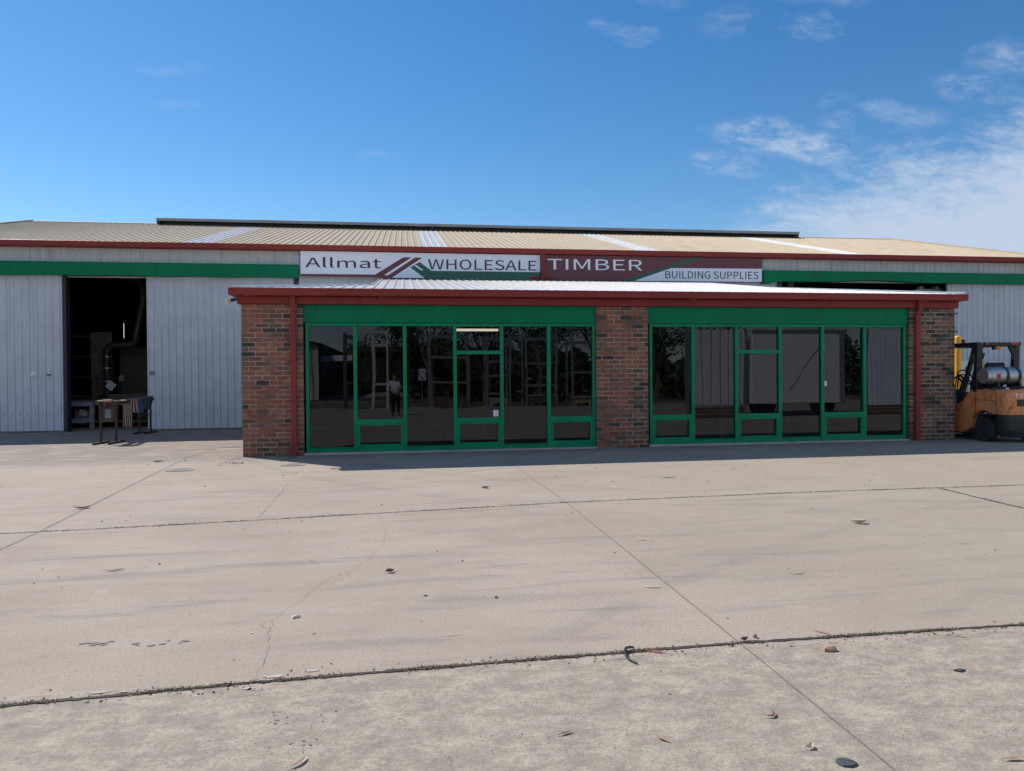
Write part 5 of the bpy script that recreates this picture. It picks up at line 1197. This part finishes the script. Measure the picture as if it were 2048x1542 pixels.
T_ = {'pelvis':((0,0,.80),(.165,.13)),'hipR':((.095,0,.72),.112),'knR':((.103,.02,.44),.082),'anR':((.112,-.005,.10),.068),'hipL':((-.095,0,.72),.112),'knL':((-.103,.02,.44),.082),'anL':((-.112,-.005,.10),.068)}
child(skin([('pelvis','hipR'),('hipR','knR'),('knR','anR'),('pelvis','hipL'),('hipL','knL'),('knL','anL')], T_, 'trousers'), 'trousers', M['trousers'])
for s in (-1,1):
    b1 = MB(); b1.blob((PX+s*.125,PY+.07,PZ+.045), (.05,.14,.045), 14, 8); b1.build('shoe', M['leather'], pr, smooth=True)
b1 = MB(); n1 = 18; rows = []
for i in range(7):
    th = .0+i*.25; rows.append([b1.vert((PX+.079*math.sin(th)*math.cos(2*math.pi*k/n1), PY+.022+.098*math.sin(th)*math.sin(2*math.pi*k/n1), PZ+1.475+.119*math.cos(th)+(.035*max(0,math.sin(2*math.pi*k/n1)) if i > 3 else 0))) for k in range(n1)])
for a, b_ in zip(rows, rows[1:]):
    for k in range(n1): b1.face((a[k],b_[k],b_[(k+1)%n1],a[(k+1)%n1]))
b1.build('hair', M['hair'], pr, smooth=True)
ph_ = MB(); ph_.box(-.075,.075,-13.852,-13.844,1.36,1.432,.003); o = ph_.build('phone', M['black']); fix_origin(o); tag(o, 'black phone held up sideways by the person', 'phone')

# ------------------------------------------------------------------ light, sky, camera
LD = Vector((.707,-.72,-1.0)).normalized()
sun = bpy.data.lights.new('sun','SUN'); sun.energy = SUN; sun.angle = R(.53); sun.color = (1,.945,.87)
so_ = bpy.data.objects.new('sun', sun); COL.objects.link(so_); so_.rotation_euler = LD.to_track_quat('-Z','Y').to_euler(); so_.location = (-20,20,30)
wd = bpy.data.worlds.new('World'); SC.world = wd; wd.use_nodes = True; nt = wd.node_tree; w = N(nt)
bg = nt.nodes['Background']
sky = w.n('ShaderNodeTexSky', sky_type='NISHITA'); sky.sun_disc = False
sky.sun_elevation = math.asin(-LD.z); sky.sun_rotation = math.atan2(-LD.x, -LD.y)
sky.altitude = 60; sky.air_density = 1.0; sky.dust_density = .1; sky.ozone_density = 2.2
hs = w.n('ShaderNodeHueSaturation'); hs.inputs['Saturation'].default_value = SAT; hs.inputs['Value'].default_value = 1.; w.link(sky.outputs[0], hs.inputs['Color'])
tc = w.n('ShaderNodeTexCoord').outputs['Generated']; sp = w.n('ShaderNodeSeparateXYZ'); w.link(tc, sp.inputs[0])
yy = w.math('MAXIMUM', sp.outputs[1], .02); U = w.math('DIVIDE', sp.outputs[0], yy); V = w.math('DIVIDE', sp.outputs[2], yy)
cb = w.n('ShaderNodeCombineXYZ'); w.link(U, cb.inputs[0]); w.link(V, cb.inputs[1]); UV = cb.outputs[0]
def mapped(rot, sc):
    mp = w.n('ShaderNodeMapping'); mp.inputs['Rotation'].default_value = (0,0,R(rot)); mp.inputs['Scale'].default_value = sc; w.link(UV, mp.inputs[0]); return mp.outputs[0]
A1 = mapped(-9, (1.,3.0,1.)); A2 = mapped(-20, (1.,2.4,1.))
fib = w.noise(A1, 13, 10, .66, .35); fib2 = w.noise(A2, 34, 8, .7, .5); big = w.noise(A1, 4.2, 6, .6, .3); patch = w.noise(mapped(0,(1.,1.5,1.)), 6.5, 5, .55, .2)
wu = w.noise(mapped(0,(1,1,1)), 7., 6, .6, 0., 1)
sw_ = w.n('ShaderNodeSeparateColor'); w.link(wu, sw_.inputs[0])
UW = w.math('ADD', U, w.math('MULTIPLY', w.math('SUBTRACT', sw_.outputs[0], .5), .22)); VW = w.math('ADD', V, w.math('MULTIPLY', w.math('SUBTRACT', sw_.outputs[1], .5), .09))
def lump(cu, cv, a, b_):
    """soft field, 1 at the middle, its edge torn by a warped position"""
    du, dv = w.math('MULTIPLY', w.math('SUBTRACT', UW, cu), 1/a), w.math('MULTIPLY', w.math('SUBTRACT', VW, cv), 1/b_)
    return w.ramp(w.math('ADD', w.math('MULTIPLY', du, du), w.math('MULTIPLY', dv, dv)), 1., .0)
# cirrus bank at the lower right, thickening down to the roof
bank = w.math('SUBTRACT', w.math('ADD', .212, w.math('MULTIPLY', w.math('SUBTRACT', U, .44), .33)), V)
bank = w.math('ADD', bank, w.math('MULTIPLY', w.math('SUBTRACT', big, .5), .14))
tex = w.math('ADD', w.math('MULTIPLY', fib, .6), w.math('MULTIPLY', fib2, .4))
bt = w.math('ADD', w.math('MULTIPLY', w.math('SUBTRACT', tex, .5), .6), w.math('MULTIPLY', bank, 2.0))
bankd = w.math('MULTIPLY', w.ramp(bt, -.10, .20), w.ramp(w.math('ADD', U, w.math('MULTIPLY', big, .22)), .46, .66))
W_ = None
for cu, cv, a, b_, amp in [(.545,.337,.14,.034,.8),(.46,.293,.09,.022,.6),(.632,.385,.06,.04,.55),(.58,.565,.22,.035,.42),(.59,.505,.05,.025,.42),(.94,.475,.12,.04,.45),(.84,.425,.10,.03,.42),(.93,.40,.12,.035,.35),(.335,.55,.06,.03,.26),(.29,.48,.045,.022,.32),(.46,.505,.06,.03,.2),(-.295,.405,.07,.014,.2),(-.285,.352,.04,.010,.22),(-.04,.29,.03,.008,.18),(.72,.312,.10,.02,.42),(.74,.38,.08,.02,.35)]:
    x = w.math('MULTIPLY', lump(cu,cv,a,b_), amp); W_ = x if W_ is None else w.math('MAXIMUM', W_, x)
wis = w.math('MULTIPLY', W_, w.ramp(w.math('ADD', w.math('MULTIPLY', tex, .8), w.math('MULTIPLY', patch, .2)), .40, .66))
cl = w.math('MAXIMUM', w.math('MULTIPLY', bankd, .92), wis, clamp=True)
cl = w.math('MULTIPLY', cl, w.ramp(sp.outputs[1], .02, .1))
rear = w.math('MULTIPLY', w.math('MULTIPLY', w.ramp(sp.outputs[1], .0, -.35), w.ramp(w.noise(tc, 2.6, 7, .62, .4), .38, .62)), REAR_FILL)  # unseen cloud added behind the camera to lift and neutralise the shade
cl = w.math('MAXIMUM', cl, rear)
cc = w.mix(cl, hs.outputs[0], CLOUD)
w.link(cc, bg.inputs[0]); bg.inputs[1].default_value = SKYS

cam = bpy.data.cameras.new('camera'); co = bpy.data.objects.new('camera', cam); COL.objects.link(co)
cam.sensor_width = 36; cam.sensor_fit = 'HORIZONTAL'; cam.lens = 1479/2048*36; cam.clip_start = .05; cam.clip_end = 3000
rt, up, fw = Vector((.98950612,-.14428662,-.00768147)), Vector((.00917242,.00967087,.99991117)), Vector((.14419952,.98948868,-.01089285))
mt = Matrix((rt, up, -fw)).transposed().to_4x4(); mt.translation = Vector((0,-13.8149,1.3964)); co.matrix_world = mt
SC.camera = co
SC.view_settings.view_transform = 'Standard'; SC.view_settings.look = 'None'; SC.view_settings.gamma = 1; SC.view_settings.exposure = EXPO
SC.render.engine = 'CYCLES'; SC.cycles.max_bounces = 8; SC.cycles.transparent_max_bounces = 12; SC.cycles.sample_clamp_indirect = 6
SC.cycles.use_denoising = True
